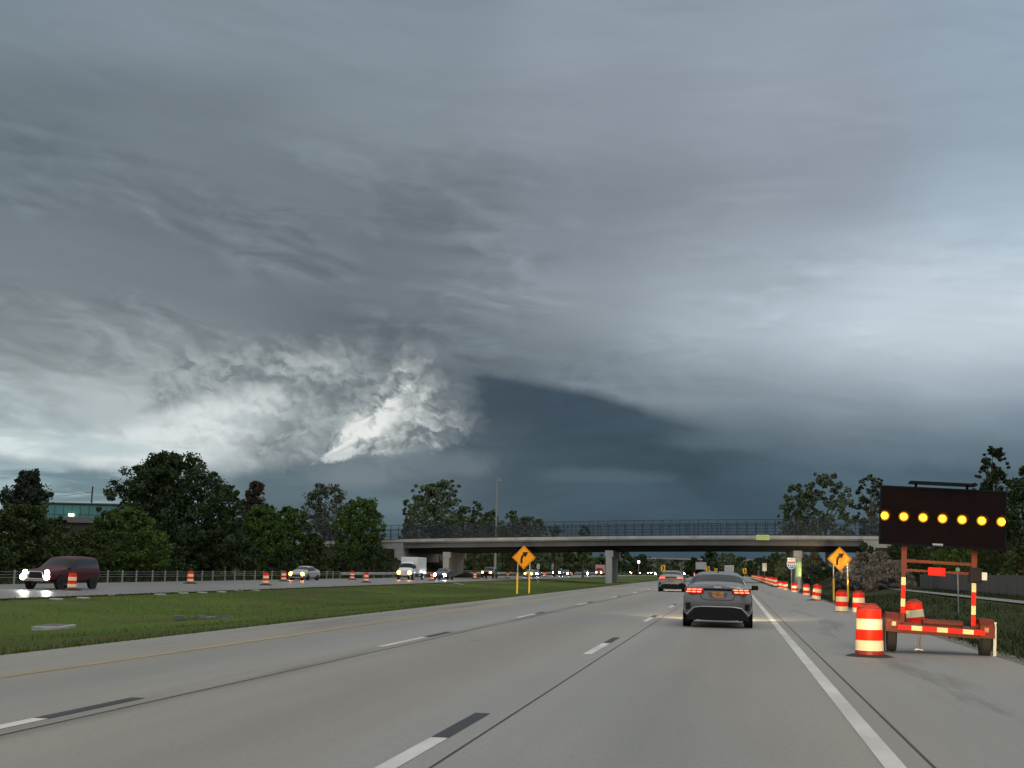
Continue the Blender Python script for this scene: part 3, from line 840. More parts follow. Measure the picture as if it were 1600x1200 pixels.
def plant_trees():
    GL = 'trees beyond the opposite carriageway'; GB = 'trees behind the overpass'; GR = 'trees on the right verge'; GU = 'trees far beyond the overpass'; GS = 'scrub along the opposite verge'
    T = tree
    T('dark irregular pine at the far left edge beside the teal glass building', 'pine_tree', 47, 737, 132, 'pine', 'pine', X=-64, clumps=80, per=120, lsz=0.20, base_frac=0.15, group=GL)
    T('tallest dark broad maple on the left with a jagged crown', 'maple_tree', 266, 708, 204, 'maple', 'dome', X=-58, clumps=120, per=150, lsz=0.22, base_frac=0.06, group=GL)
    T('spreading mid green tree in front of the tall dark maple and the teal building', 'broadleaf_tree', 200, 794, 140, 'green', 'dome', X=-51, clumps=70, per=110, lsz=0.17, base_frac=0.05, group=GL)
    T('olive bushy tree under the pine at the left edge', 'broadleaf_tree', 30, 786, 190, 'olive', 'dome', X=-53, clumps=80, per=110, lsz=0.17, base_frac=0.04, group=GL)
    T('olive shrub behind the rear of the dark red SUV', 'shrub', 142, 846, 90, 'olive', 'bush', X=-51, clumps=40, per=90, lsz=0.15, base_frac=0.02, group=GS, cat='shrub')
    T('small dark tree against the right side of the tallest maple', 'broadleaf_tree', 352, 757, 66, 'maple', 'tall', X=-70, clumps=46, per=100, lsz=0.22, base_frac=0.06, group=GL)
    T('russet brown pointed tree rising behind green crowns', 'conifer_tree', 399, 752, 104, 'brown', 'cone', X=-76, clumps=60, per=110, lsz=0.24, base_frac=0.05, group=GL)
    T('rounded fresh green tree below the russet one', 'broadleaf_tree', 412, 789, 92, 'green', 'dome', X=-56, clumps=60, per=110, lsz=0.20, base_frac=0.05, group=GL)
    T('fresh green tree right of the one below the russet tree', 'broadleaf_tree', 452, 792, 76, 'green', 'dome', X=-57, clumps=56, per=110, lsz=0.20, base_frac=0.05, seed=3, group=GL)
    T('dark low tree at the foot of the tallest maple, right side', 'broadleaf_tree', 335, 812, 96, 'maple', 'dome', X=-53, clumps=60, per=100, lsz=0.18, base_frac=0.03, group=GL)
    T('grey green airy tree behind the round green one beside the overpass', 'broadleaf_tree', 512, 757, 92, 'grey', 'round', X=-70, clumps=60, per=85, lsz=0.24, base_frac=0.12, group=GL)
    T('round dense green tree nearest the left end of the overpass', 'broadleaf_tree', 564, 778, 92, 'green', 'round', X=-57, clumps=80, per=110, lsz=0.21, base_frac=0.10, seed=5, group=GL)
    T('olive brown shrub above the car with yellow headlights', 'shrub', 492, 834, 52, 'olive', 'bush', X=-51, clumps=40, per=90, lsz=0.2, base_frac=0.02, group=GS, cat='shrub')
    T('olive bushy tree left of the spreading mid green tree, under the teal building', 'broadleaf_tree', 142, 826, 130, 'olive', 'dome', X=-53, clumps=60, per=100, lsz=0.17, base_frac=0.03, group=GL)
    for i, (px, tp, w, lf, lb) in enumerate((
        (262, 850, 90, 'maple', 'dark scrub under the tallest maple'), (385, 848, 90, 'maple', 'dark scrub under the two fresh green trees'),
        (450, 858, 60, 'maple', 'dark scrub just left of the olive brown shrub'), (538, 856, 70, 'olive', 'olive scrub at the foot of the round dense green tree'),
        (585, 850, 60, 'maple', 'dark scrub against the left wing wall of the overpass'), (612, 868, 40, 'olive', 'low olive scrub below the left wing wall, above the white van'),
        (195, 862, 80, 'olive', 'low olive scrub left of the tallest maple'), (60, 862, 100, 'maple', 'dark scrub behind the dark red SUV'), (-20, 850, 90, 'maple', 'dark scrub at the very left edge of the picture'))):
        T(lb, 'shrub', px, tp, w, lf, 'bush', X=-50.5 - (i % 3), clumps=34, per=80, lsz=0.19, base_frac=0.02, seed=i, group=GS, cat='shrub')
    # behind the overpass
    T('tall loose cottonwood in three lobes above the left half of the overpass', 'cottonwood_tree', 662, 756, 64, 'cotton', 'round', Y=262, clumps=46, per=80, lsz=0.34, base_frac=0.2, group=GB, bark='bark_pale')
    T('tall cottonwood lobe right of the three-lobed one, topmost behind the overpass', 'cottonwood_tree', 694, 749, 66, 'cotton', 'round', Y=270, clumps=46, per=80, lsz=0.34, base_frac=0.2, group=GB, bark='bark_pale')
    T('short cottonwood left of the tall cottonwoods, over the bridge fence', 'cottonwood_tree', 645, 790, 40, 'cotton', 'dome', Y=255, clumps=36, per=70, lsz=0.32, base_frac=0.1, group=GB, bark='bark_pale')
    T('bushy green tree between the cottonwoods and the tall light pole', 'broadleaf_tree', 722, 792, 46, 'cotton', 'dome', Y=258, clumps=36, per=80, lsz=0.34, base_frac=0.1, group=GB)
    T('narrow green tree just left of the tall light pole', 'broadleaf_tree', 744, 782, 34, 'cotton', 'tall', Y=275, clumps=34, per=80, lsz=0.32, base_frac=0.1, group=GB)
    T('green tree behind the tall light pole', 'broadleaf_tree', 768, 796, 46, 'cotton', 'dome', Y=280, clumps=36, per=80, lsz=0.32, base_frac=0.1, group=GB)
    T('green tree just right of the tall light pole', 'broadleaf_tree', 802, 797, 50, 'cotton', 'dome', Y=285, clumps=36, per=80, lsz=0.32, base_frac=0.1, group=GB)
    T('low green tree over the bridge fence, right end of the left clump', 'broadleaf_tree', 843, 810, 42, 'cotton', 'dome', Y=285, clumps=34, per=70, lsz=0.32, base_frac=0.1, group=GB)
    for i, (px, tp, w, lb) in enumerate(((706, 806, 70, 'low dense green tree behind the bridge fence under the tall cottonwoods'), (770, 806, 66, 'low dense green tree behind the foot of the tall light mast'), (822, 806, 60, 'low dense green tree behind the fence, second from the right of the left clump'), (868, 822, 40, 'lowest green tree top at the right end of the left clump'))):
        T(lb, 'broadleaf_tree', px, tp, w, 'cotton', 'dome', Y=290, clumps=34, per=80, lsz=0.34, base_frac=0.1, seed=i+60, group=GB)
    T('small lone round tree top showing through the middle of the bridge fence', 'broadleaf_tree', 912, 821, 26, 'green', 'round', Y=270, clumps=26, per=70, lsz=0.28, base_frac=0.3, group=GB)
    T('open-branched green tree over the right end of the overpass, left trunk', 'broadleaf_tree', 1246, 757, 62, 'cotton', 'round', Y=240, clumps=40, per=80, lsz=0.32, base_frac=0.3, group=GB, gap=0.04)
    T('taller open-branched green tree over the right end of the overpass', 'broadleaf_tree', 1292, 739, 76, 'cotton', 'round', Y=236, clumps=48, per=80, lsz=0.32, base_frac=0.28, group=GB, gap=0.04)
    T('sparse grey green poplar between the overpass and the arrow board', 'poplar_tree', 1362, 740, 62, 'grey', 'tall', Y=236, clumps=44, per=48, lsz=0.28, base_frac=0.25, group=GB, bark='bark_pale', gap=0.1)
    # right verge
    T('tall green tree standing up behind the right end of the arrow board', 'broadleaf_tree', 1552, 699, 66, 'maple', 'tall', X=34, clumps=56, per=90, lsz=0.24, base_frac=0.12, group=GR)
    T('big dark tree cut by the right edge of the picture', 'broadleaf_tree', 1612, 727, 120, 'olive', 'dome', X=29, clumps=90, per=110, lsz=0.20, base_frac=0.05, group=GR)
    T('dark green tree hanging over the wall right of the arrow board', 'broadleaf_tree', 1578, 800, 80, 'maple', 'dome', X=25, clumps=60, per=100, lsz=0.16, base_frac=0.05, group=GR)
    for i, (px, tp, w, X, lf, lb) in enumerate((
        (1398, 842, 60, 24, 'maple', 'dark shrub beside the grey brush, left behind the arrow trailer'),
        (1440, 836, 76, 25, 'olive', 'olive shrub seen between the trailer masts, left'),
        (1492, 834, 84, 26, 'green', 'green shrub seen between the trailer masts, right'),
        (1545, 836, 70, 25, 'maple', 'dark shrub over the wall right of the trailer mast'),
        (1596, 850, 70, 24.5, 'olive', 'olive shrub over the wall at the right edge'))):
        T(lb, 'shrub', px, tp, w, lf, 'bush', X=X, clumps=46, per=90, lsz=0.18, base_frac=0.03, seed=i+20, group='shrubs along the right-hand wall', cat='shrub')
    # grey brush and scrub on the slope at the right bridge end
    for i, (px, tp, w, Y, lf, lb) in enumerate((
        (1350, 863, 62, 172, 'brush', 'grey dead brush under the right wing wall'), (1378, 862, 50, 168, 'brush', 'grey dead brush nearest the trailer mast'),
        (1334, 878, 50, 165, 'brush', 'low grey dead brush right of the right curve sign'), (1360, 884, 60, 150, 'brush', 'grey brown brush low on the slope behind the two drums'),
        (1272, 866, 46, 225, 'grey', 'grey green scrub under the right span behind the green mile marker'), (1315, 868, 50, 222, 'maple', 'dark scrub under the right span behind the right curve sign'),
        (1300, 885, 60, 190, 'olive', 'olive scrub at the posts of the right curve sign'),
        (1405, 846, 70, 176, 'maple', 'dark scrub on the bank right of the grey brush'), (1352, 848, 40, 182, 'olive', 'olive scrub touching the right wing wall'),
        (1440, 838, 90, 180, 'maple', 'dark scrub on the bank under the lamps of the arrow board'), (1395, 876, 60, 150, 'brush', 'grey brush at the left trailer mast'),
        (1500, 836, 110, 175, 'maple', 'dark scrub on the bank behind the right half of the arrow board'), (1320, 892, 50, 160, 'brush', 'small grey brush between the two posts of the right curve sign'))):
        T(lb, 'shrub', px, tp, w, lf, 'bush', Y=Y, clumps=38, per=90, lsz=0.20, base_frac=0.02, seed=i+40, group='brush at the right end of the overpass', cat='shrub', gz=-0.3)
    # far woods seen under the bridge
    far = [(740, 864, 46, 330), (772, 860, 56, 345), (812, 862, 50, 340), (850, 860, 56, 350), (886, 862, 44, 360), (916, 868, 36, 420), (938, 872, 30, 430),
           (973, 861, 44, 450), (1002, 866, 36, 470), (1028, 873, 40, 560), (1062, 875, 46, 600), (1082, 871, 26, 470), (1112, 861, 40, 480), (1136, 864, 40, 470), (1160, 870, 36, 520), (1188, 872, 40, 430), (1212, 864, 46, 300), (1236, 860, 44, 270)]
    names = ['leftmost far tree seen under the left bridge span', 'second far tree from the left under the left span', 'far tree behind the left curve sign', 'broad far tree right of the left curve sign', 'far tree in the middle of the span between the left sign and the centre pier',
             'low far tree left of the centre pier', 'low far tree touching the centre pier on its left', 'far tree just right of the centre pier', 'second far tree right of the centre pier', 'hazy low far tree above the left chevron sign', 'hazy low far tree above the nearer grey sedans',
             'small round dark far tree over the dark SUV', 'tall far tree over the roof of the nearest sedan', 'far tree right above the nearest sedan, beside the white-topped truck', 'far tree over the bend where the road curves right', 'low far tree left of the white sign', 'dark far tree left of the interstate shield', 'dark tree behind the interstate shield']
    for i, ((px, tp, w, Y), nm) in enumerate(zip(far, names)):
        T(nm, 'broadleaf_tree', px, tp, w*1.25, ('maple', 'cotton', 'olive', 'maple')[i % 4], 'dome', Y=Y, clumps=30, per=60, lsz=0.45 if Y > 300 else 0.34, base_frac=0.03, seed=i+70, group=GU, gz=-0.3)
    # a wood on the skyline that reads as one mass
    rnd = np.random.default_rng(5); cen, rad = [], []
    for i in range(420):
        a = rnd.uniform(-0.42, 0.36); Y = rnd.uniform(760, 900)
        x = a*Y; h = rnd.uniform(4, 11)*(0.8+0.3*math.sin(a*40)); cen.append((x, Y, rnd.uniform(1, h))); rad.append(rnd.uniform(3.0, 5.5))
    o = leaf_cloud('far_wood', LEAF['cotton'], cen, rad, 60, 1.3, None, rnd, 0.7)
    tag(o, 'far green wood along the skyline seen under the bridge', 'wood', kind='stuff')
plant_trees()

# ------------------------------------------------------------------ grass blades along the verges
def blades(name, label, m, A, rnd):
    n = len(A)
    z = np.array([prof(v) for v in A[:, 0]])
    an = rnd.uniform(0, 6.283, n); w = A[:, 2]*0.16+0.008
    base = np.stack((A[:, 0], A[:, 1], z-0.02), 1)
    dx = np.stack((np.cos(an)*w, np.sin(an)*w, np.zeros(n)), 1)
    tip = base+np.stack((rnd.normal(0, 0.35, n)*A[:, 2], rnd.normal(0, 0.35, n)*A[:, 2], A[:, 2]+0.02), 1)
    q = np.stack((base-dx, base+dx, tip), 1).reshape(-1, 3)
    me = bpy.data.meshes.new(name); me.vertices.add(3*n); me.vertices.foreach_set('co', q.astype(np.float32).ravel())
    me.loops.add(3*n); me.loops.foreach_set('vertex_index', np.arange(3*n, dtype=np.int32))
    me.polygons.add(n); me.polygons.foreach_set('loop_start', np.arange(0, 3*n, 3, dtype=np.int32)); me.polygons.foreach_set('loop_total', np.full(n, 3, dtype=np.int32))
    me.materials.append(m); me.update(calc_edges=True); me.validate()
    o = bpy.data.objects.new(name, me); COL.objects.link(o)
    tag(o, label, 'grass', kind='stuff')
def grass_blades():
    rnd = np.random.default_rng(8)
    def patch(n, x0, x1, y0, y1, h0, h1):
        return np.stack((rnd.uniform(x0, x1, n), y0+(y1-y0)*rnd.uniform(0, 1, n)**1.6, rnd.uniform(h0, h1, n)), 1)
    P = [patch(30000, OPP_N+0.2, ROAD_L-0.05, 14, 150, 0.02, 0.075), patch(6000, ROAD_L-0.5, ROAD_L+0.03, 12, 120, 0.04, 0.13), patch(5000, OPP_N, OPP_N+0.6, 30, 160, 0.05, 0.15)]
    blades('grass', 'mown green grass of the median', leaf_mat('grass_blades', (0.056, 0.086, 0.009), (0.080, 0.120, 0.012), (0.086, 0.094, 0.018)), np.concatenate(P), rnd)
    P = [patch(14000, ROAD_R+0.45, 15.5, 14, 130, 0.06, 0.24), patch(4000, ROAD_R+0.3, ROAD_R+0.9, 14, 120, 0.05, 0.16), patch(8000, 18.4, 24, 40, 150, 0.06, 0.25), patch(10000, OPP_F-6, OPP_F-0.3, 50, 180, 0.10, 0.45)]
    blades('verge_grass', 'dark longer grass of the outer verges', leaf_mat('verge_grass_blades', (0.014, 0.024, 0.006), (0.026, 0.042, 0.010), (0.032, 0.034, 0.012)), np.concatenate(P), rnd)
grass_blades()

# ------------------------------------------------------------------ traffic drums
def make_drum(label, group):
    t = thing('traffic_drum', label, 'traffic drum', group=group)
    b = MB()
    pr = [(r*0.89 if r else r, z) for r, z in [(0.0, 0.035), (0.285, 0.035), (0.285, 0.17), (0.278, 0.175), (0.276, 0.35), (0.268, 0.355), (0.266, 0.54), (0.258, 0.545), (0.256, 0.73), (0.248, 0.735), (0.246, 0.90), (0.225, 0.935), (0.0, 0.945)]]
    mi = [0, 2, 1, 1, 0, 0, 1, 1, 0, 0, 2, 2]  # lowest band reuses the dull red: shade at the foot painted in
    b.lathe(pr, 28, 0, mi)
    b.build('barrel', [MT['drum_orange'], MT['drum_white'], MT['drum_top_and_shaded_foot']], t, smooth=True)
    r = MB(); r.lathe([(0.24, 0.10), (0.30, 0.10), (0.52, 0.035), (0.54, 0.0), (0.24, 0.0)], 10, 0)
    r.build('rubber_base', MT['rubber'], t)
    h = MB(); h.tube([(-0.13, 0, 0.93), (-0.12, 0, 0.985), (0.12, 0, 0.985), (0.13, 0, 0.93)], 0.022, 6)
    h.box((0, 0, 0.95), (0.34, 0.06, 0.03))
    h.build('handle', MT['drum_top_and_shaded_foot'], t)
    return t
def drums():
    G1, G2 = 'traffic drums along the right shoulder', 'traffic drums along the opposite road'
    first = None
    R = [  # px, Y, top-of-drum row, tilt, label
        (1357, 25.1, None, 0, 'largest orange and white drum, standing alone on the shoulder left of the arrow trailer'),
        (1434, 36.7, 938, -0.13, 'leaning orange drum seen through the frame of the arrow trailer'),
        (1341.5, 53.5, 924, 0, 'drum just above and behind the largest drum, right of its neighbour'),
        (1315, 54.5, 922.5, 0, 'drum in front of the right curve sign post, left of its neighbour'),
        (1274, 76, 913, 0.15, 'tilted drum leaning right, third along from the right curve sign'),
        (1260, 95, 912.5, 0, 'upright drum just left of the tilted one'),
        (1241.5, 110, 910.5, 0, 'drum below the green mile marker'),
        (1226.8, 122, 908.5, 0, 'drum just left of the one below the mile marker, touching its left neighbour'),
        (1219.2, 131, 907.5, 0, 'drum half hidden left of the pair below the interstate shield')]
    R += [(px, Y, None, 0, 'far shoulder drum, number %d beyond the half hidden one' % (k+1))
          for k, (px, Y) in enumerate(((1211.5, 142), (1206.5, 154), (1201.8, 168), (1197.6, 182), (1194, 196), (1190.7, 210), (1187.6, 225), (1184.8, 240), (1182.2, 256), (1179.8, 272), (1177.5, 290), (1175.5, 310)))]
    for px, Y, top, tilt, lb in R:
        if top:
            p = at_y(px, top, Y); z = p.z-0.97
        else:
            p = at_y(px, 900, Y); z = 0.0 if p.x < ROAD_R else -0.02
            if Y < 30: z = -0.06
        if first is None:
            first = make_drum(lb, G1); o = first; o.location = (p.x, p.y, z)
        else: o = dup(first, (p.x, p.y, z), None, lb, G1)
        o.rotation_euler = (0.0, tilt, random.uniform(0, 6.28) if not tilt else 0)
    Lf = [(112, 922.5, 'drum in front of the dark red SUV'), (297, 912, 'small drum by the guard posts left of the double drums'), (415, 914.5, 'left drum of the pair ahead of the car with yellow headlights, nearer and larger'),
          (443, 908.3, 'right drum of the pair ahead of the car with yellow headlights, smaller and farther'), (550, 906, 'small drum left of the drum between car and van'), (572, 910.2, 'larger drum midway between the yellow headlights and the white van'),
          (624, 905.5, 'drum at the left headlight of the white van'), (675, 907, 'drum in front of the bright white headlights by the left pier'), (742, 904.5, 'drum right of the left pier'),
          (793, 903.3, 'drum just left of the left curve sign'), (851, 901.5, 'drum right of the left curve sign'), (893, 900, 'drum halfway between the left curve sign and the centre pier')]
    for px, py, lb in Lf:
        p = on_z(px, py, OPP_Z); dup(first, (p.x, p.y, OPP_Z+0.004), random.uniform(0, 6), lb, G2, rot=(0, 0, 1.0))
drums()

# ------------------------------------------------------------------ signs
def arrow_poly(k):
    """outline pieces of a curving right arrow, as quads/tris in x,z"""
    out = []
    cx, cz, r, w = 0.20, -0.12, 0.33, 0.062
    arc = [(cx-r*math.cos(a), cz+r*math.sin(a)) for a in [i/10*R_(58) for i in range(11)]]
    nrm = [(-math.cos(a), math.sin(a)) for a in [i/10*R_(58) for i in range(11)]]
    pts = [(-0.13, -0.34)]+arc; nn = [(-1, 0)]+nrm
    for (a, na), (b, nb) in zip(zip(pts, nn), zip(pts[1:], nn[1:])):
        out.append([(a[0]+na[0]*w, a[1]+na[1]*w), (b[0]+nb[0]*w, b[1]+nb[1]*w), (b[0]-nb[0]*w, b[1]-nb[1]*w), (a[0]-na[0]*w, a[1]-na[1]*w)])
    e = pts[-1]; d = (math.sin(R_(58)), math.cos(R_(58))); n = nn[-1]
    out.append([(e[0]+n[0]*0.17-d[0]*.03, e[1]+n[1]*0.17-d[1]*.03), (e[0]+d[0]*0.27, e[1]+d[1]*0.27), (e[0]-n[0]*0.17-d[0]*.03, e[1]-n[1]*0.17-d[1]*.03)])
    return [[(x*k, z*k) for x, z in p] for p in out]

def curve_sign(label, px_l, px_r, px_top, px_bot, cx, Y, zg):
    c = at_y(cx, (px_top+px_bot)/2, Y)
    kk = mpp(c); hd = (px_bot-px_top)*kk/2               # half diagonal
    t = thing('curve_warning_sign', label, 'road sign', (c.x, c.y, zg), 0, 'right curve warning signs')
    zc = c.z-zg
    p = MB(); e = 0.05*hd
    p.plate([(0, -hd), (hd-e, -e), (hd, 0), (hd-e, e), (0, hd), (-hd+e, e), (-hd, 0), (-hd+e, -e)], 0.0, 0.02, c=(0, zc))
    pn = p.build('panel', MT['amber_sheet'], t)
    bd = MB(); k = 0.93; q = 0.885
    for i in range(4):
        a = [(0, hd), (hd, 0), (0, -hd), (-hd, 0)][i]; b2 = [(hd, 0), (0, -hd), (-hd, 0), (0, hd)][i]
        bd.plate([(a[0]*k, a[1]*k), (b2[0]*k, b2[1]*k), (b2[0]*q, b2[1]*q), (a[0]*q, a[1]*q)], -0.004, 0.003, c=(0, zc))
    bd.build('border', MT['black_paint'], pn)
    a = MB()
    for poly in arrow_poly(hd/0.66): a.plate(poly, -0.005, 0.004, c=(0, zc))
    a.build('arrow', MT['black_paint'], pn)
    for s, pxp in ((-1, px_l), (1, px_r)):
        x = (pxp-cx)*kk
        po = MB(); po.box((x, 0.06, zc/2), (0.06, 0.06, zc+0.2), 0)
        po = po.build('post', MT['steel'], t)
        st = MB(); st.box((x, 0.012, 0.62), (0.095, 0.02, 1.2), 0)
        st.build('reflective_strip', MT['yellow_sheet'], po)
    return t
curve_sign('yellow right curve sign on two striped posts in the median grass', 809, 828, 852.5, 889.5, 818.5, 80, -0.16)
curve_sign('yellow right curve sign on two striped posts beside the right-hand drums', 1302.5, 1324, 854.5, 892, 1312, 76, 0.02)

def chevron(label, cx, top, bot, Y, zg, hide=False):
    c = at_y(cx, (top+bot)/2, Y); h = (bot-top)*mpp(c); w = h*0.72
    t = thing('chevron_sign', label, 'road sign', (c.x, c.y, zg), 0, 'yellow chevron signs on the bend')
    zc = c.z-zg
    p = MB(); p.plate([(-w/2, -h/2), (w/2, -h/2), (w/2, h/2), (-w/2, h/2)], 0, 0.02, c=(0, zc)); p.build('panel', MT['yellow_sheet'], t)
    a = MB(); q = h*0.5
    for s in (1, -1):
        a.plate([(-w*0.34, s*q*0.80), (-w*0.02, s*q*0.80), (w*0.34, 0), (w*0.02, 0)], -0.006, 0.004, c=(0, zc))
    a.build('chevron', MT['black_paint'], t)
    po = MB(); po.box((0, 0.05, zc/2), (0.07, 0.06, zc+0.3)); po.build('post', MT['yellow_sheet'], t)
chevron('nearest yellow chevron sign, over the roof of the farther grey sedan', 1036, 883, 892.5, 165, -0.25)
chevron('yellow chevron sign above the left half of the nearest sedan roof', 1106, 885, 893, 255, -0.1)
chevron('yellow chevron sign above the fin antenna of the nearest sedan', 1118.5, 888, 894, 330, -0.1)
chevron('yellow chevron sign right of the nearest sedan, beside oncoming lights', 1163.5, 888, 896, 390, -0.1)

def shield():
    Y = 128; c = at_y(1236.5, 882, Y); k = mpp(c)
    zg = -0.3; t = thing('interstate_sign', 'red white and blue interstate route shield under a small white plate', 'road sign', (c.x, c.y, zg))
    zc = c.z-zg
    R_m = mat('shield_red', (0.70, 0.10, 0.08), 0.5); B_m = mat('shield_blue', (0.10, 0.26, 0.52), 0.5)
    def out(s): return [(0, -6.9*s), (3.6*s, -5.5*s), (6.4*s, -2.2*s), (7.2*s, 1.2*s), (6.4*s, 5.4*s), (3.0*s, 4.9*s), (0, 5.6*s), (-3.0*s, 4.9*s), (-6.4*s, 5.4*s), (-7.2*s, 1.2*s), (-6.4*s, -2.2*s), (-3.6*s, -5.5*s)]
    zs = zc-0.8*k
    p = MB(); p.plate(out(k), 0, 0.02, c=(0, zs)); sh = p.build('shield', MT['white_paint'], t)
    o = out(k*0.88)
    b = MB(); b.plate([q if q[1] < 2.0*k else (q[0], 2.0*k) for q in o if q[1] < 2.0*k]+[], -0.004, 0.003, c=(0, zs)); b.build('blue_field', B_m, sh)
    r = MB(); r.plate([(-6.2*k, 2.4*k), (6.2*k, 2.4*k), (5.6*k, 4.6*k), (2.7*k, 4.2*k), (0, 4.9*k), (-2.7*k, 4.2*k), (-5.6*k, 4.6*k)], -0.004, 0.003, c=(0, zs)); r.build('red_field', R_m, sh)
    text_mesh('route_number', '275', 5.2*k, MT['white_paint'], sh, (0, -0.008, zs-1.2*k), 8.6*k)
    pl = MB(); pl.box((0, 0.01, zc+7.6*k), (12.2*k, 0.02, 5.6*k)); pl = pl.build('direction_plate', MT['white_paint'], t)
    text_mesh('direction_text', 'NORTH', 2.4*k, MT['black_paint'], pl, (0, -0.004, zc+7.8*k), 9.6*k)
    po = MB(); po.box((0, 0.06, (zc+6*k)/2), (0.06, 0.05, zc+6*k+0.3)); po.build('post', MT['steel'], t)
shield()
def marker():
    Y = 124; c = at_y(1248.3, 890, Y); k = mpp(c); zg = -0.35
    t = thing('mile_marker', 'tall narrow bright green mile marker in front of the right bridge pier', 'road sign', (c.x, c.y, zg)); zc = c.z-zg
    p = MB(); p.box((0, 0.01, zc), (7.6*k, 0.02, 22*k)); pn = p.build('panel', mat('bright_green_sheeting', (0.36, 0.72, 0.22), 0.45), t)
    for s, zz, sz in (('MILE', 7.5, 2.6), ('2', 2.2, 5.2), ('5', -3.6, 5.2), ('4', -8.4, 4.0)):
        text_mesh('digits', s, sz*k, MT['white_paint'], pn, (0, -0.004, zc+zz*k))
    po = MB(); po.box((0, 0.05, zc/2-0.3), (0.09, 0.05, zc)); po.build('post', MT['steel'], t)
marker()
def plain_sign(name, label, cx, top, bot, wpx, Y, m, zg, posts=1, cat='road sign', group=None):
    c = at_y(cx, (top+bot)/2, Y); k = mpp(c); h = (bot-top)*k
    t = thing(name, label, cat, (c.x, c.y, zg), 0, group); zc = c.z-zg
    p = MB(); p.box((0, 0.01, zc), (wpx*k, 0.025, h), 0, 0, 0.008); p.build('panel', m, t)
    po = MB()
    for s in ([0] if posts == 1 else [-.3, .3]): po.box((s*wpx*k, 0.05, (zc-h/2)/2), (0.07, 0.05, zc-h/2+0.4))
    po.build('post', MT['steel'], t)
plain_sign('notice_sign', 'plain white upright sign beyond the far drums', 1194.5, 880, 892.5, 7, 250, MT['white_paint'], -0.3)
plain_sign('sign_back', 'grey back of a small sign right of the left curve sign', 841, 881, 889, 5, 175, MT['steel'], OPP_Z, group='grey sign backs along the opposite road')
plain_sign('sign_back', 'grey back of a sign midway between the left curve sign and the centre pier', 863.5, 880, 889, 4, 205, MT['steel'], OPP_Z, group='grey sign backs along the opposite road')
def diamond_small():
    Y = 150; c = at_y(1386.5, 887.5, Y); h = 4.6*mpp(c)
    t = thing('hazard_marker', 'small pale yellow diamond marker left of the trailer mast', 'road sign', (c.x, c.y, -0.2)); zc = c.z+0.2
    p = MB(); p.plate([(0, -h), (h, 0), (0, h), (-h, 0)], 0, 0.02, c=(0, zc)); p.build('panel', mat('pale_yellow_sheeting', (0.85, 0.74, 0.42), 0.5), t)
    po = MB(); po.box((0, 0.05, zc/2-.1), (0.06, 0.05, zc)); po.build('post', MT['steel'], t)
    Y = 78; c = at_y(1496.5, 890, Y); k = mpp(c)
    g = prof(c.x); t = thing('path_sign', 'small round pale green sign on a pole by the path behind the arrow trailer', 'sign', (c.x, c.y, g)); zc = c.z-g
    p = MB(); p.disc((0, 0, zc), 3.4*k, 16, 'y', 0, 0.02); p.build('panel', mat('pale_green_sign', (0.20, 0.32, 0.26), 0.5), t)
    po = MB(); po.tube([(0, 0.04, -0.2), (0, 0.04, zc+3*k)], 0.03, 6); po.build('post', MT['steel'], t)
diamond_small()

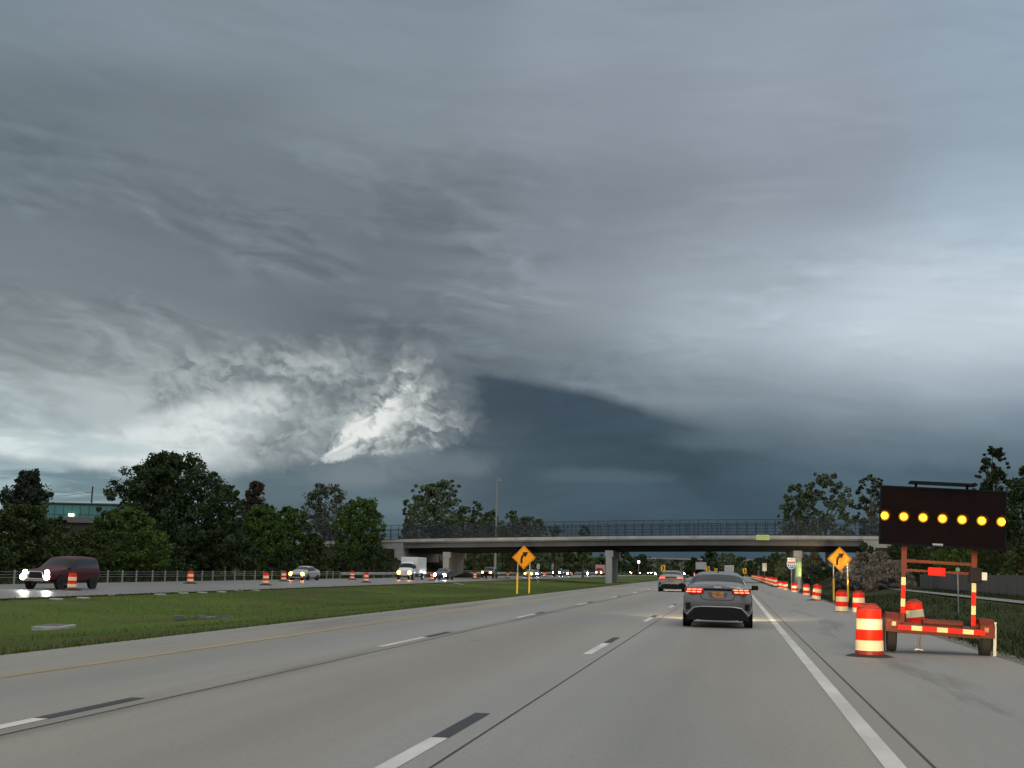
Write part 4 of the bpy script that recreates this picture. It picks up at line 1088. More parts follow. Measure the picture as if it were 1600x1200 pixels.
# ------------------------------------------------------------------ arrow-board trailer
def arrow_trailer():
    Y = 26.6; c = at_y(1466, 1023, Y)
    t = thing('arrow_board_trailer', 'dark arrow board trailer with a row of lit amber lamps on the right shoulder', 'arrow board', (c.x, c.y, c.z), 0)
    t.rotation_euler = (0, 0.040, R_(-3)); t.scale = (0.945, 0.945, 0.945)
    red = mat('faded_orange_frame_paint', (0.15, 0.022, 0.010), 0.5, 0, 0.25, 4, spec=0.2, dirt=((0.10, 0.045, 0.03), 0.6))
    rr = mat('red_reflective_tape', (0.95, 0.012, 0.006), 0.5, 0, 0.06, 6, spec=0.15); rw = mat('white_reflective_tape', (0.95, 0.74, 0.38), 0.5, 0, 0.06, 6, spec=0.15)
    board = mat('glow_tinted_black_board', (0.016, 0.007, 0.006), 0.8, 0, 0.25, 2, spec=0.15)  # red-brown tint is the lamps' glow put into the colour
    b = MB(); b.box((0.02, 0, 2.735), (2.46, 0.10, 1.20), 0, 0, 0.015); bo = b.build('board', board, t)
    fr = MB()
    for z in (2.135+0.02, 3.335-0.02): fr.box((0.02, -0.056, z), (2.40, 0.012, 0.035))
    for x in (-1.19, 1.23): fr.box((x, -0.056, 2.735), (0.035, 0.012, 1.12))
    fr.build('board_frame', MT['trim'], bo)
    lm = glow('amber_lamp', (1.0, 0.68, 0.016), 7.0); rim = glow('amber_lamp_halo', (1.0, 0.26, 0.008), 0.8)  # rim paints each lamp's orange halo as dim emission
    for i in range(7):
        x = 0.02+(i-3)*0.377
        h = MB(); h.lathe([(0.115, 0.0), (0.115, 0.10), (0.108, 0.10), (0.108, 0.01), (0, 0.01)], 20, 0, None, (x, -0.155, 2.725), 'y')
        # shade only over the top half
        hb = MB(); n = 12
        for j in range(n):
            a0, a1 = math.pi*j/n, math.pi*(j+1)/n
            p = [(x+0.118*math.cos(a), 2.715+0.118*math.sin(a)) for a in (a0, a1)]
            hb.quad((p[0][0], -0.055, p[0][1]), (p[1][0], -0.055, p[1][1]), (p[1][0], -0.16, p[1][1]), (p[0][0], -0.16, p[0][1]))
        hd = hb.build('lamp', MT['trim'], t)
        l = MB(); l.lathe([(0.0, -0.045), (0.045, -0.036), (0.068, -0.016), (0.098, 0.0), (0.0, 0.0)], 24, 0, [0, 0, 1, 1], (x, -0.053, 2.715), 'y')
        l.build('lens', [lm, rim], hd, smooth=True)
    tp = MB(); tp.box((0.02, 0.15, 3.43), (1.30, 0.62, 0.035)); tp.box((-.5, .1, 3.375), (.05, .05, .08)); tp.box((.5, .1, 3.375), (.05, .05, .08)); tp.build('solar_panel', MT['trim'], t)
    wl = MB(); wl.box((-0.06, -0.058, 2.18), (0.20, 0.008, 0.055)); wl.build('label_plate', MT['white_paint'], bo)
    # masts with reflective bands
    for x, zs in ((-0.70, ((1.50, 1.33, 1), (1.33, 1.07, 0), (1.07, 0.90, 1), (0.90, 0.77, 0))), (0.66, ((1.47, 1.28, 1), (1.28, 1.02, 0), (1.02, 0.83, 1), (0.83, 0.62, 0)))):
        m = MB(); m.box((x, 0.10, 1.38), (0.085, 0.085, 1.62), 0); m.box((x, 0.10, 1.98), (0.105, 0.10, 0.56), 0)
        mo = m.build('mast', red, t)
        for z1, z0, w in zs:
            q = MB(); q.box((x, 0.048, (z1+z0)/2), (0.086, 0.012, z1-z0-0.01)); q.build('reflective_band', rw if w else rr, mo)
    cb = MB(); cb.box((-0.02, 0.10, 1.83), (1.30, 0.05, 0.06)); cb.build('cross_bar', red, t)
    cb = MB(); cb.box((-0.02, 0.10, 1.645), (1.30, 0.045, 0.05)); cb.build('cross_bar', red, t)
    rp = MB(); rp.box((-0.06, 0.05, 1.645), (0.34, 0.03, 0.165), 0, 0, 0.012); rpo = rp.build('red_marker_plate', rr, t)
    ct = MB(); ct.box((0.68, 0.06, 1.62), (0.24, 0.22, 0.30), 0, 0, 0.02); ct.build('winch_box', MT['trim'], t)
    ct = MB(); ct.box((0.85, 0.08, 1.61), (0.12, 0.10, 0.16), 0, 0, 0.015); ct.build('control_box', MT['white_paint'], t)
    # chassis
    ch = MB(); ch.box((0, 0.45, 0.52), (1.55, 1.3, 0.09)); ch.tube([(0, 1.0, 0.5), (0, 2.7, 0.48)], 0.045, 8)
    ch.box((0, 0.25, 0.40), (1.66, 0.07, 0.07)); ch.box((-0.7, .25, .66), (.07, .07, .3)); ch.box((0.66, .25, .66), (.07, .07, .3))
    ch.build('chassis', red, t)
    bx = MB(); bx.box((0.12, 0.62, 0.62), (0.80, 0.5, 0.11), 0, 0, 0.03); bx.build('battery_box', red, t)
    bar = MB(); bar.box((0.02, -0.24, 0.50), (1.66, 0.05, 0.11)); bo2 = bar.build('rear_bar', red, t)
    xs = [-0.81, -0.55, -0.34, -0.06, 0.15, 0.43, 0.64, 0.85]
    for i, (a, d) in enumerate(zip(xs, xs[1:])):
        q = MB(); q.box(((a+d)/2, -0.271, 0.50), (d-a-0.006, 0.012, 0.092)); q.build('reflective_band', rw if i % 2 else rr, bo2)
    for s in (-1, 1):
        f = MB(); x = s*0.90
        pr = [(-0.42, 0.42), (-0.38, 0.66), (-0.20, 0.77), (0.20, 0.77), (0.38, 0.66), (0.42, 0.42)]
        for (a, za), (d, zd) in zip(pr, pr[1:]):
            f.add([(x-0.14, a+.2, za), (x+0.14, a+.2, za), (x+0.14, d+.2, zd), (x-0.14, d+.2, zd), (x-0.14, a+.2, za-.02), (x+0.14, a+.2, za-.02), (x+0.14, d+.2, zd-.02), (x-0.14, d+.2, zd-.02)],
                  [(0, 1, 2, 3), (7, 6, 5, 4), (0, 4, 5, 1), (2, 6, 7, 3), (1, 5, 6, 2), (0, 3, 7, 4)])
        f.box((x, -0.225, 0.52), (0.28, 0.02, 0.24))
        fo = f.build('fender', red, t)
        tl = MB(); tl.box((x-s*0.02, -0.245, 0.56), (0.09, 0.03, 0.10), 0, 0, 0.01); tl.build('tail_lens', mat('dull_amber_lens', (0.45, 0.12, 0.03), 0.3), fo)
        w = MB(); w.lathe([(0.16, -0.09), (0.29, -0.095), (0.315, -0.07), (0.315, 0.07), (0.29, 0.095), (0.16, 0.09)], 26, 0, None, (x, 0.2, 0.305), 'x')
        wo = w.build('wheel', MT['rubber'], t, smooth=True)
        rm = MB(); rm.lathe([(0, -0.05), (0.165, -0.07), (0.165, 0.07), (0, 0.05)], 20, 0, None, (x, 0.2, 0.305), 'x'); rm.build('rim', MT['steel'], wo)
        j = MB(); j.box((s*1.06, -0.05, 0.36), (0.055, 0.055, 0.72)); j.box((s*1.06, -0.05, 0.0), (0.16, 0.16, 0.02)); j.box((s*1.00, -.05, .5), (.16, .05, .05))
        j.build('jack', MT['black_paint'] if s < 0 else MT['steel'], t)
    tj = MB(); tj.tube([(-0.28, 1.2, 0.5), (-0.28, 1.2, 0.04)], 0.03, 8); tj.box((-0.28, 1.2, 0.02), (0.16, 0.16, 0.03)); tj.build('tongue_jack', MT['steel'], t)
arrow_trailer()

# ------------------------------------------------------------------ vehicles
def shell(st, tags, level=2):
    """loft half sections (bottom centre .. top centre) along y, close both ends, smooth; returns faces sorted by tag"""
    n = len(st[0][1]); vs = []; fs = []; ms = []
    def V(i, j, s):
        y, pts = st[i][0], st[i][1]; p = pts[j]
        return (s*p[0], y+(p[2] if len(p) > 2 else 0), p[1])
    idx = {}
    for i in range(len(st)):
        for j in range(n):
            for s in (1, -1):
                if st[i][1][j][0] == 0 and s == -1: idx[i, j, -1] = idx[i, j, 1]; continue
                idx[i, j, s] = len(vs); vs.append(V(i, j, s))
    for s in (1, -1):
        for i in range(len(st)-1):
            for j in range(n-1):
                q = [idx[i, j, s], idx[i+1, j, s], idx[i+1, j+1, s], idx[i, j+1, s]]
                fs.append(q if s == 1 else q[::-1]); ms.append(tags(i, j))
    for i, fl in ((0, 1), (len(st)-1, -1)):
        for j in range(n-1):
            q = [idx[i, j, -1], idx[i, j, 1], idx[i, j+1, 1], idx[i, j+1, -1]]
            q2 = []
            for a in q:
                if a not in q2: q2.append(a)
            if len(q2) < 3: continue
            fs.append(q2 if fl == 1 else q2[::-1]); ms.append(tags(-1 if i == 0 else 99, j))
    me = bpy.data.meshes.new('shell'); me.from_pydata(vs, [], fs)
    nt = max(ms)+1
    for k in range(nt): me.materials.append(None)
    me.polygons.foreach_set('material_index', ms)
    o = bpy.data.objects.new('shell', me); COL.objects.link(o)
    sb = o.modifiers.new('s', 'SUBSURF'); sb.levels = level
    e = bpy.data.meshes.new_from_object(o.evaluated_get(bpy.context.evaluated_depsgraph_get()))
    out = {}
    co = [v.co.copy() for v in e.vertices]
    for p in e.polygons: out.setdefault(p.material_index, []).append(list(p.vertices))
    bpy.data.objects.remove(o); bpy.data.meshes.remove(me)
    res = {}
    for k, ff in out.items():
        rem = {}; v2 = []; f2 = []
        for f in ff:
            g = []
            for a in f:
                if a not in rem: rem[a] = len(v2); v2.append(co[a])
                g.append(rem[a])
            f2.append(g)
        b = MB(); b.add(v2, f2); res[k] = b
    bpy.data.meshes.remove(e)
    return res

def paint(name, col, metal=0.35, rough=0.32, coat=0.6, spec=0.5):
    return mat(name, col, rough, metal, 0.05, 2.0, coat=coat, spec=spec)

def sect(w, zb, zm, zbelt, t):       # 8-point half section
    return [(0, zb), (w*0.66, zb), (w*0.95, zb+0.10), (w, zm), (w*0.965, zbelt)]+list(t)

def sides(b, t):
    for s in (-1, 1):
        m = MB(); rem = {}
        for f in b.f:
            if sum(b.v[i][0] for i in f)*s <= 0: continue
            g = []
            for i in f:
                if i not in rem: rem[i] = len(m.v); m.v.append(b.v[i])
                g.append(rem[i])
            m.f.append(g); m.m.append(0)
        m.build('side_window', MT['glass'], t, smooth=True)

def wheels(t, xs, ys, r, w=0.21, rim='alloy'):
    for y in ys:
        for s in (-1, 1):
            a = MB(); a.lathe([(r*0.60, -w/2), (r*0.92, -w/2), (r, -w*0.36), (r, w*0.36), (r*0.92, w/2), (r*0.60, w/2)], 26, 0, None, (s*xs, y, r), 'x')
            wo = a.build('wheel', MT['rubber'], t, smooth=True)
            b = MB(); b.lathe([(0, -w*0.30), (r*0.62, -w*0.42), (r*0.62, w*0.42), (0, w*0.30)], 18, 0, None, (s*xs, y, r), 'x'); b.build('rim', MT[rim], wo)

RED_HOUSING = mat('red_lamp_housing', (0.32, 0.008, 0.008), 0.15, 0, coat=0.6)
TAIL = glow('lit_tail_lamp', (1.0, 0.13, 0.06), 5.5)
TAIL_DIM = glow('lit_tail_lamp_far', (1.0, 0.10, 0.06), 3.0)
HEAD_W = glow('white_headlight', (1.0, 0.97, 0.88), 110)
HEAD_Y = glow('warm_headlight', (1.0, 0.38, 0.045), 34)
HEAD_B = glow('cool_headlight', (0.94, 0.97, 1.0), 110)

def sedan_shell():
    st = [
        (0.02, [(0, .24, .14), (.56, .24, .14), (.78, .33, .07), (.84, .60, .0), (.80, .93, .05), (.68, 1.055, .06), (.42, 1.085, .06), (0, 1.09, .05)]),
        (0.20, sect(.895, .20, .58, .93, ((.73, 1.075), (.46, 1.10), (0, 1.108)))),
        (0.42, sect(.915, .18, .57, .94, ((.74, 1.060), (.48, 1.095), (0, 1.105)))),
        (0.60, sect(.92, .17, .56, .95, ((.74, 1.055), (.50, 1.10), (0, 1.115)))),
        (0.68, sect(.92, .17, .56, .95, ((.735, 1.09), (.50, 1.14), (0, 1.155)))),
        (1.30, sect(.92, .17, .56, .95, ((.62, 1.345), (.44, 1.405), (0, 1.42)))),
        (1.42, sect(.92, .17, .56, .95, ((.62, 1.375), (.44, 1.43), (0, 1.445)))),
        (2.00, sect(.92, .17, .56, .95, ((.62, 1.395), (.44, 1.455), (0, 1.47)))),
        (2.65, sect(.92, .17, .56, .94, ((.61, 1.37), (.44, 1.43), (0, 1.445)))),
        (2.78, sect(.92, .17, .56, .94, ((.61, 1.345), (.44, 1.405), (0, 1.42)))),
        (3.62, sect(.92, .17, .55, .92, ((.74, 0.985), (.50, 1.00), (0, 1.015)))),
        (3.72, sect(.92, .17, .55, .91, ((.76, 0.945), (.50, .97), (0, .985)))),
        (4.30, sect(.89, .18, .52, .82, ((.72, .85), (.46, .87), (0, .88)))),
        (4.58, sect(.82, .20, .48, .70, ((.62, .735), (.42, .75), (0, .76)))),
        (4.66, [(0, .24), (.52, .24), (.72, .32), (.76, .48), (.72, .62), (.58, .66), (.40, .67), (0, .675)]),
    ]
    def tags(i, j):
        if 4 <= i <= 9 and j == 4:
            if i == 4: return 0
            if i == 9: return 1
            return 1
        if i == 4 and j >= 5: return 2
        if i == 9 and j >= 5: return 3
        return 0
    return shell(st, tags)

def sedan(label, pm, group=None, rear=True, detail=True, head=None, tail=None, name='sedan'):
    t = thing(name, label, 'car', group=group)
    sh = sedan_shell()
    sh[0].build('body', pm, t, smooth=True)
    sides(sh[1], t)
    sh[2].build('rear_window', MT['glass'], t, smooth=True)
    sh[3].build('windshield', MT['glass'], t, smooth=True)
    wheels(t, 0.795, (0.92, 3.62), 0.325)
    if detail:
        for y in (0.92, 3.62):
            for s in (-1, 1):
                a = MB(); a.lathe([(0.0, -.012), (0.385, -.012), (0.385, .012), (0, .012)], 26, 0, None, (s*0.893, y, 0.33), 'x'); a.build('wheel_arch', MT['trim'], t)
        fin = MB(); fin.add([(-.02, 1.42, 1.44), (.02, 1.42, 1.44), (0, 1.44, 1.53), (-.02, 1.62, 1.45), (.02, 1.62, 1.45), (0, 1.50, 1.525)], [(0, 1, 2), (0, 2, 5, 3), (1, 4, 5, 2), (3, 5, 4), (0, 3, 4, 1)])
        fin.build('shark_fin_antenna', MT['trim'], t)
        for s in (-1, 1):
            m = MB(); m.box((s*1.015, 3.02, 1.02), (0.19, 0.12, 0.13), 0, 0, 0.035); m.box((s*0.91, 3.04, 0.97), (0.10, 0.05, 0.04))
            m.build('mirror', MT['trim'], t, smooth=True)
    # rear lamps wrap round the corners
    for s in (-1, 1):
        h = MB(); nn = 7; vs = []
        for k in range(nn):
            u = k/(nn-1); x = 0.36+u*0.49
            y = 0.045+0.02*u+0.17*max(0, (u-0.55)/0.45)**1.7
            zt2, zb2 = 1.005+0.02*u-0.03*max(0, u-.8), 0.885-0.05*min(1, u*1.6)+0.045*max(0, (u-.75)*4)
            vs += [(s*x, y-0.012, zt2), (s*x, y-0.028, (zt2+zb2)/2), (s*x, y-0.006, zb2), (s*x, y+0.10, zb2), (s*x, y+0.10, zt2)]
        fs = [(k*5+a, k*5+(a+1) % 5, k*5+5+(a+1) % 5, k*5+5+a) for k in range(nn-1) for a in range(5)]+[(0, 1, 2, 3, 4), tuple((nn-1)*5+a for a in range(5))]
        h.add(vs, fs); ho = h.build('taillight', RED_HOUSING, t, smooth=True)
        lb = MB()
        for row, zo in ((0, 0.965), (1, 0.905)):
            for k in range(3):
                x0, x1 = 0.41+k*0.135, 0.41+k*0.135+0.105
                if row == 1: x0 += 0.02; x1 += 0.02
                def yy(x):
                    u = (x-0.36)/0.49; return 0.045+0.02*u+0.17*max(0, (u-0.55)/0.45)**1.7-0.038
                lb.add([(s*x0, yy(x0), zo), (s*x1, yy(x1), zo), (s*x1, yy(x1), zo+0.026), (s*x0, yy(x0), zo+0.026), (s*x0, yy(x0)+.02, zo), (s*x1, yy(x1)+.02, zo), (s*x1, yy(x1)+.02, zo+0.026), (s*x0, yy(x0)+.02, zo+0.026)],
                       [(0, 1, 2, 3), (0, 4, 5, 1), (3, 2, 6, 7), (0, 3, 7, 4), (1, 5, 6, 2), (4, 7, 6, 5)])
        lb.build('light_strip', tail or TAIL, ho)
    if detail:
        k = MB(); k.box((0, 0.058, 0.985), (0.78, 0.03, 0.055), 0, 0, 0.01); k.build('trunk_strip', MT['trim'], t)
        p = MB(); p.box((0, 0.03, 0.845), (0.31, 0.02, 0.155), 0, 0, 0.006)
        p.build('license_plate', mat('warm_lit_plate', (0.46, 0.20, 0.075), 0.5, 0, 0.5, 14), t)  # warm light falling on the plate is put into its colour
        rc = MB()
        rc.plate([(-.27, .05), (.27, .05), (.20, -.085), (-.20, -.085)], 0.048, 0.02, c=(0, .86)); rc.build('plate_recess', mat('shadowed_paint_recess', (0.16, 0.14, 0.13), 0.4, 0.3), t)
        # lower black valance with a bright edge
        d = MB(); d.plate([(-.74, .0), (-.60, .16), (-.40, .185), (.40, .185), (.60, .16), (.74, .0), (.80, -.12), (.58, -.15), (.50, -.125), (-.50, -.125), (-.58, -.15), (-.80, -.12)], 0.018, 0.10, c=(0, .335))
        d.build('rear_valance', MT['trim'], t)
        tr = MB(); pts = [(-.80, .335), (-.615, .515), (-.40, .545), (.40, .545), (.615, .515), (.80, .335)]
        for a, b in zip(pts, pts[1:]): tr.tube([(a[0], 0.016+0.03*abs(a[0])**3, a[1]), (b[0], 0.016+0.03*abs(b[0])**3, b[1])], 0.014, 6)
        tr.build('trim_line', mat('satin_silver_trim', (0.42, 0.42, 0.42), 0.35, 0.8), t)
        for s in (-1, 1):
            v = MB(); v.box((s*0.765, 0.045, 0.545), (0.10, 0.06, 0.17), 0, -s*0.5, 0.02); v.build('corner_vent', MT['trim'], t)
        cr = MB()
        for a, b in (((-.46, .88), (-.40, .735)), ((-.40, .735), (-.26, .715)), ((-.26, .715), (.26, .715)), ((.26, .715), (.40, .735)), ((.40, .735), (.46, .88))):
            cr.tube([(a[0], 0.028, a[1]), (b[0], 0.028, b[1])], 0.006, 5)
        cr.build('trunk_seam', MT['trim'], t)
    if head:
        for s in (-1, 1):
            l = MB(); l.lathe([(0, 0.05), (0.14, 0.03), (0.21, -0.02), (0, -0.02)], 14, 0, None, (s*0.60, 4.61, 0.60), 'y'); l.build('headlight', head, t, smooth=True)
        g = MB(); g.box((0, 4.66, 0.44), (0.9, 0.04, 0.16), 0, 0, 0.02); g.build('grille', MT['trim'], t)
    return t

def suv_shell(L=5.2, w=1.0, H=1.88):
    k = H/1.88
    st = [
        (0.0, [(0, .44, .06), (.64, .44, .06), (.86, .52, .02), (.92, .78, 0), (.90, 1.14*k, .02), (.76, 1.74*k, .24), (.5, 1.80*k, .26), (0, 1.815*k, .27)]),
        (0.22, sect(.985*w, .36, .76, 1.16*k, ((.79, 1.79*k, .12), (.5, 1.855*k, .12), (0, 1.87*k, .12)))),
        (1.30, sect(w, .34, .75, 1.16*k, ((.80, 1.81*k), (.5, 1.88*k), (0, 1.895*k)))),
        (2.30, sect(w, .34, .75, 1.16*k, ((.80, 1.80*k), (.5, 1.87*k), (0, 1.885*k)))),
        (2.95, sect(w, .34, .75, 1.16*k, ((.78, 1.755*k), (.5, 1.82*k), (0, 1.835*k)))),
        (3.05, sect(w, .34, .75, 1.15*k, ((.78, 1.73*k), (.5, 1.795*k), (0, 1.81*k)))),
        (3.85, sect(w, .34, .75, 1.14*k, ((.86, 1.22*k), (.5, 1.245*k), (0, 1.26*k)))),
        (3.95, sect(w, .34, .75, 1.12*k, ((.87, 1.165*k), (.5, 1.20*k), (0, 1.215*k)))),
        (L-0.45, sect(.98*w, .36, .72, 1.05*k, ((.84, 1.09*k), (.5, 1.12*k), (0, 1.13*k)))),
        (L-0.10, sect(.93*w, .40, .70, .98*k, ((.80, 1.03*k), (.5, 1.06*k), (0, 1.07*k)))),
        (L, [(0, .44), (.62, .44), (.84, .52), (.88, .70), (.86, .92*k), (.74, .97*k), (.5, .99*k), (0, 1.0*k)]),
    ]
    def tags(i, j):
        if j == 4 and 1 <= i <= 5: return 1
        if i == 5 and j >= 5: return 3
        if i == -1 and j == 4: return 2
        return 0
    return shell(st, tags)
def suv(label, pm, group=None, head=None, tail=None, H=1.88, fogs=False, name='suv', L=5.2, detail=True):
    t = thing(name, label, 'car', group=group)
    sh = suv_shell(L, 1.0, H); k = H/1.88
    sh[0].build('body', pm, t, smooth=True); sides(sh[1], t)
    sh[2].build('rear_window', MT['glass'], t, smooth=True); sh[3].build('windshield', MT['glass'], t, smooth=True)
    wheels(t, 0.86, (0.95, L-1.05), 0.385, 0.24)
    if detail:
        for y in (0.95, L-1.05):
            for s in (-1, 1):
                a = MB(); a.lathe([(0, -.012), (.455, -.012), (.455, .012), (0, .012)], 24, 0, None, (s*.965, y, .40), 'x'); a.build('wheel_arch', MT['trim'], t)
    for s in (-1, 1):
        if detail:
            m = MB(); m.box((s*1.10, L-1.65, 1.18*k), (0.20, 0.12, 0.18), 0, 0, 0.04); m.build('mirror', pm, t, smooth=True)
        if head:
            l = MB(); l.lathe([(0, 0.07), (0.10, 0.055), (0.155, 0.0), (0, 0.0)], 18, 0, None, (s*0.66, L-0.04, 0.93*k), 'y'); l.build('headlight', head, t, smooth=True)
            if fogs:
                l = MB(); l.lathe([(0, 0.05), (0.12, 0.04), (0.18, -0.02), (0, -0.02)], 18, 0, None, (s*0.72, L+0.09, 0.68), 'y'); l.build('fog_lamp', head, t, smooth=True)
        if tail:
            l = MB(); l.box((s*0.86, 0.03, 1.02*k), (0.14, 0.12, 0.40), 0, 0, 0.03); l.build('taillight', tail, t, smooth=True)
    if head:
        g = MB(); g.box((0, L-0.0, 0.83*k), (0.86, 0.06, 0.26), 0, 0, 0.03); go = g.build('grille', MT['trim'], t)
        c = MB(); q = [(-.46, -.16), (-.40, .155), (.40, .155), (.46, -.16)]
        for a, b in zip(q, q[1:]): c.tube([(a[0], L+0.035, .83*k+a[1]), (b[0], L+0.035, .83*k+b[1])], 0.028, 6)
        c.build('chrome_surround', MT['chrome'], go)
        b = MB(); b.box((0, L+0.02, 0.53), (1.72, 0.14, 0.17), 0, 0, 0.04); b.build('bumper', MT['chrome'] if fogs else MT['trim'], t)
    return t

def box_truck(label, cab, boxm, group=None, head=None, tail=None, Hb=3.3, Wb=2.3, Lb=4.6, name='box_truck', cat='truck'):
    t = thing(name, label, cat, group=group)
    st = [(Lb+0.05, sect(.95, .50, .9, 1.35, ((.84, 2.05), (.5, 2.14), (0, 2.16)))), (Lb+0.7, sect(.97, .46, .9, 1.35, ((.84, 2.08), (.5, 2.16), (0, 2.18)))),
          (Lb+0.95, sect(.97, .46, .9, 1.32, ((.82, 2.00), (.5, 2.07), (0, 2.09)))), (Lb+1.45, sect(.97, .46, .9, 1.28, ((.86, 1.34), (.5, 1.37), (0, 1.38)))),
          (Lb+2.0, sect(.93, .50, .85, 1.12, ((.8, 1.18), (.5, 1.21), (0, 1.22)))), (Lb+2.15, [(0, .52), (.6, .52), (.84, .6), (.88, .85), (.85, 1.02), (.74, 1.08), (.5, 1.10), (0, 1.11)])]
    def tags(i, j):
        if j == 4 and 0 <= i <= 2: return 1
        if i == 2 and j >= 5: return 3
        return 0
    sh = shell(st, tags)
    sh[0].build('cab', cab, t, smooth=True); sides(sh[1], t); sh[3].build('windshield', MT['glass'], t, smooth=True)
    b = MB(); b.box((0, Lb/2, (Hb+0.75)/2), (Wb, Lb, Hb-0.75), 0, 0, 0.05); b.build('cargo_box', boxm, t, smooth=True)
    r = MB(); r.box((0, -0.015, (Hb+0.75)/2), (Wb-0.3, 0.03, Hb-1.0)); r.build('rear_door', mat('roller_door', (0.42, 0.42, 0.42), 0.6, 0, 0.1, 1, stretch=(0.2, 1, 8)), t)
    c = MB(); c.box((0, Lb/2+0.6, 0.62), (0.9, Lb+1.4, 0.22)); c.build('chassis', MT['trim'], t)
    wheels(t, 0.86, (1.0, Lb+1.35), 0.42, 0.26, 'steel')
    for s in (-1, 1):
        if head:
            l = MB(); l.lathe([(0, 0.05), (0.15, 0.03), (0.22, -0.02), (0, -0.02)], 14, 0, None, (s*0.66, Lb+2.14, 0.86), 'y'); l.build('headlight', head, t, smooth=True)
        if tail:
            l = MB(); l.box((s*0.95, -0.03, 0.85), (0.16, 0.06, 0.16)); l.build('taillight', tail, t)
        m = MB(); m.box((s*1.14, Lb+1.35, 1.55), (0.16, 0.08, 0.34), 0, 0, 0.03); m.build('mirror', MT['trim'], t)
    return t

def spot(name, loc, aim, energy, color, size_deg, blend=0.6, sy=1.0, soft=0.08, falloff=None):
    l = bpy.data.lights.new(name, 'SPOT'); l.energy = energy; l.color = color; l.spot_size = R_(size_deg); l.spot_blend = blend; l.shadow_soft_size = soft
    o = bpy.data.objects.new(name, l); COL.objects.link(o)
    d = (Vector(aim)-Vector(loc)).normalized()
    q = d.to_track_quat('-Z', 'Y'); o.rotation_mode = 'QUATERNION'; o.rotation_quaternion = q
    o.location = loc; o.scale = (1, sy, 1)
    if falloff:
        l.use_nodes = True; nt = l.node_tree
        em = nt.nodes['Emission']; lf = nt.nodes.new('ShaderNodeLightFalloff'); lf.inputs['Strength'].default_value = 1.0
        nt.links.new(lf.outputs[falloff], em.inputs['Strength'])
    return o

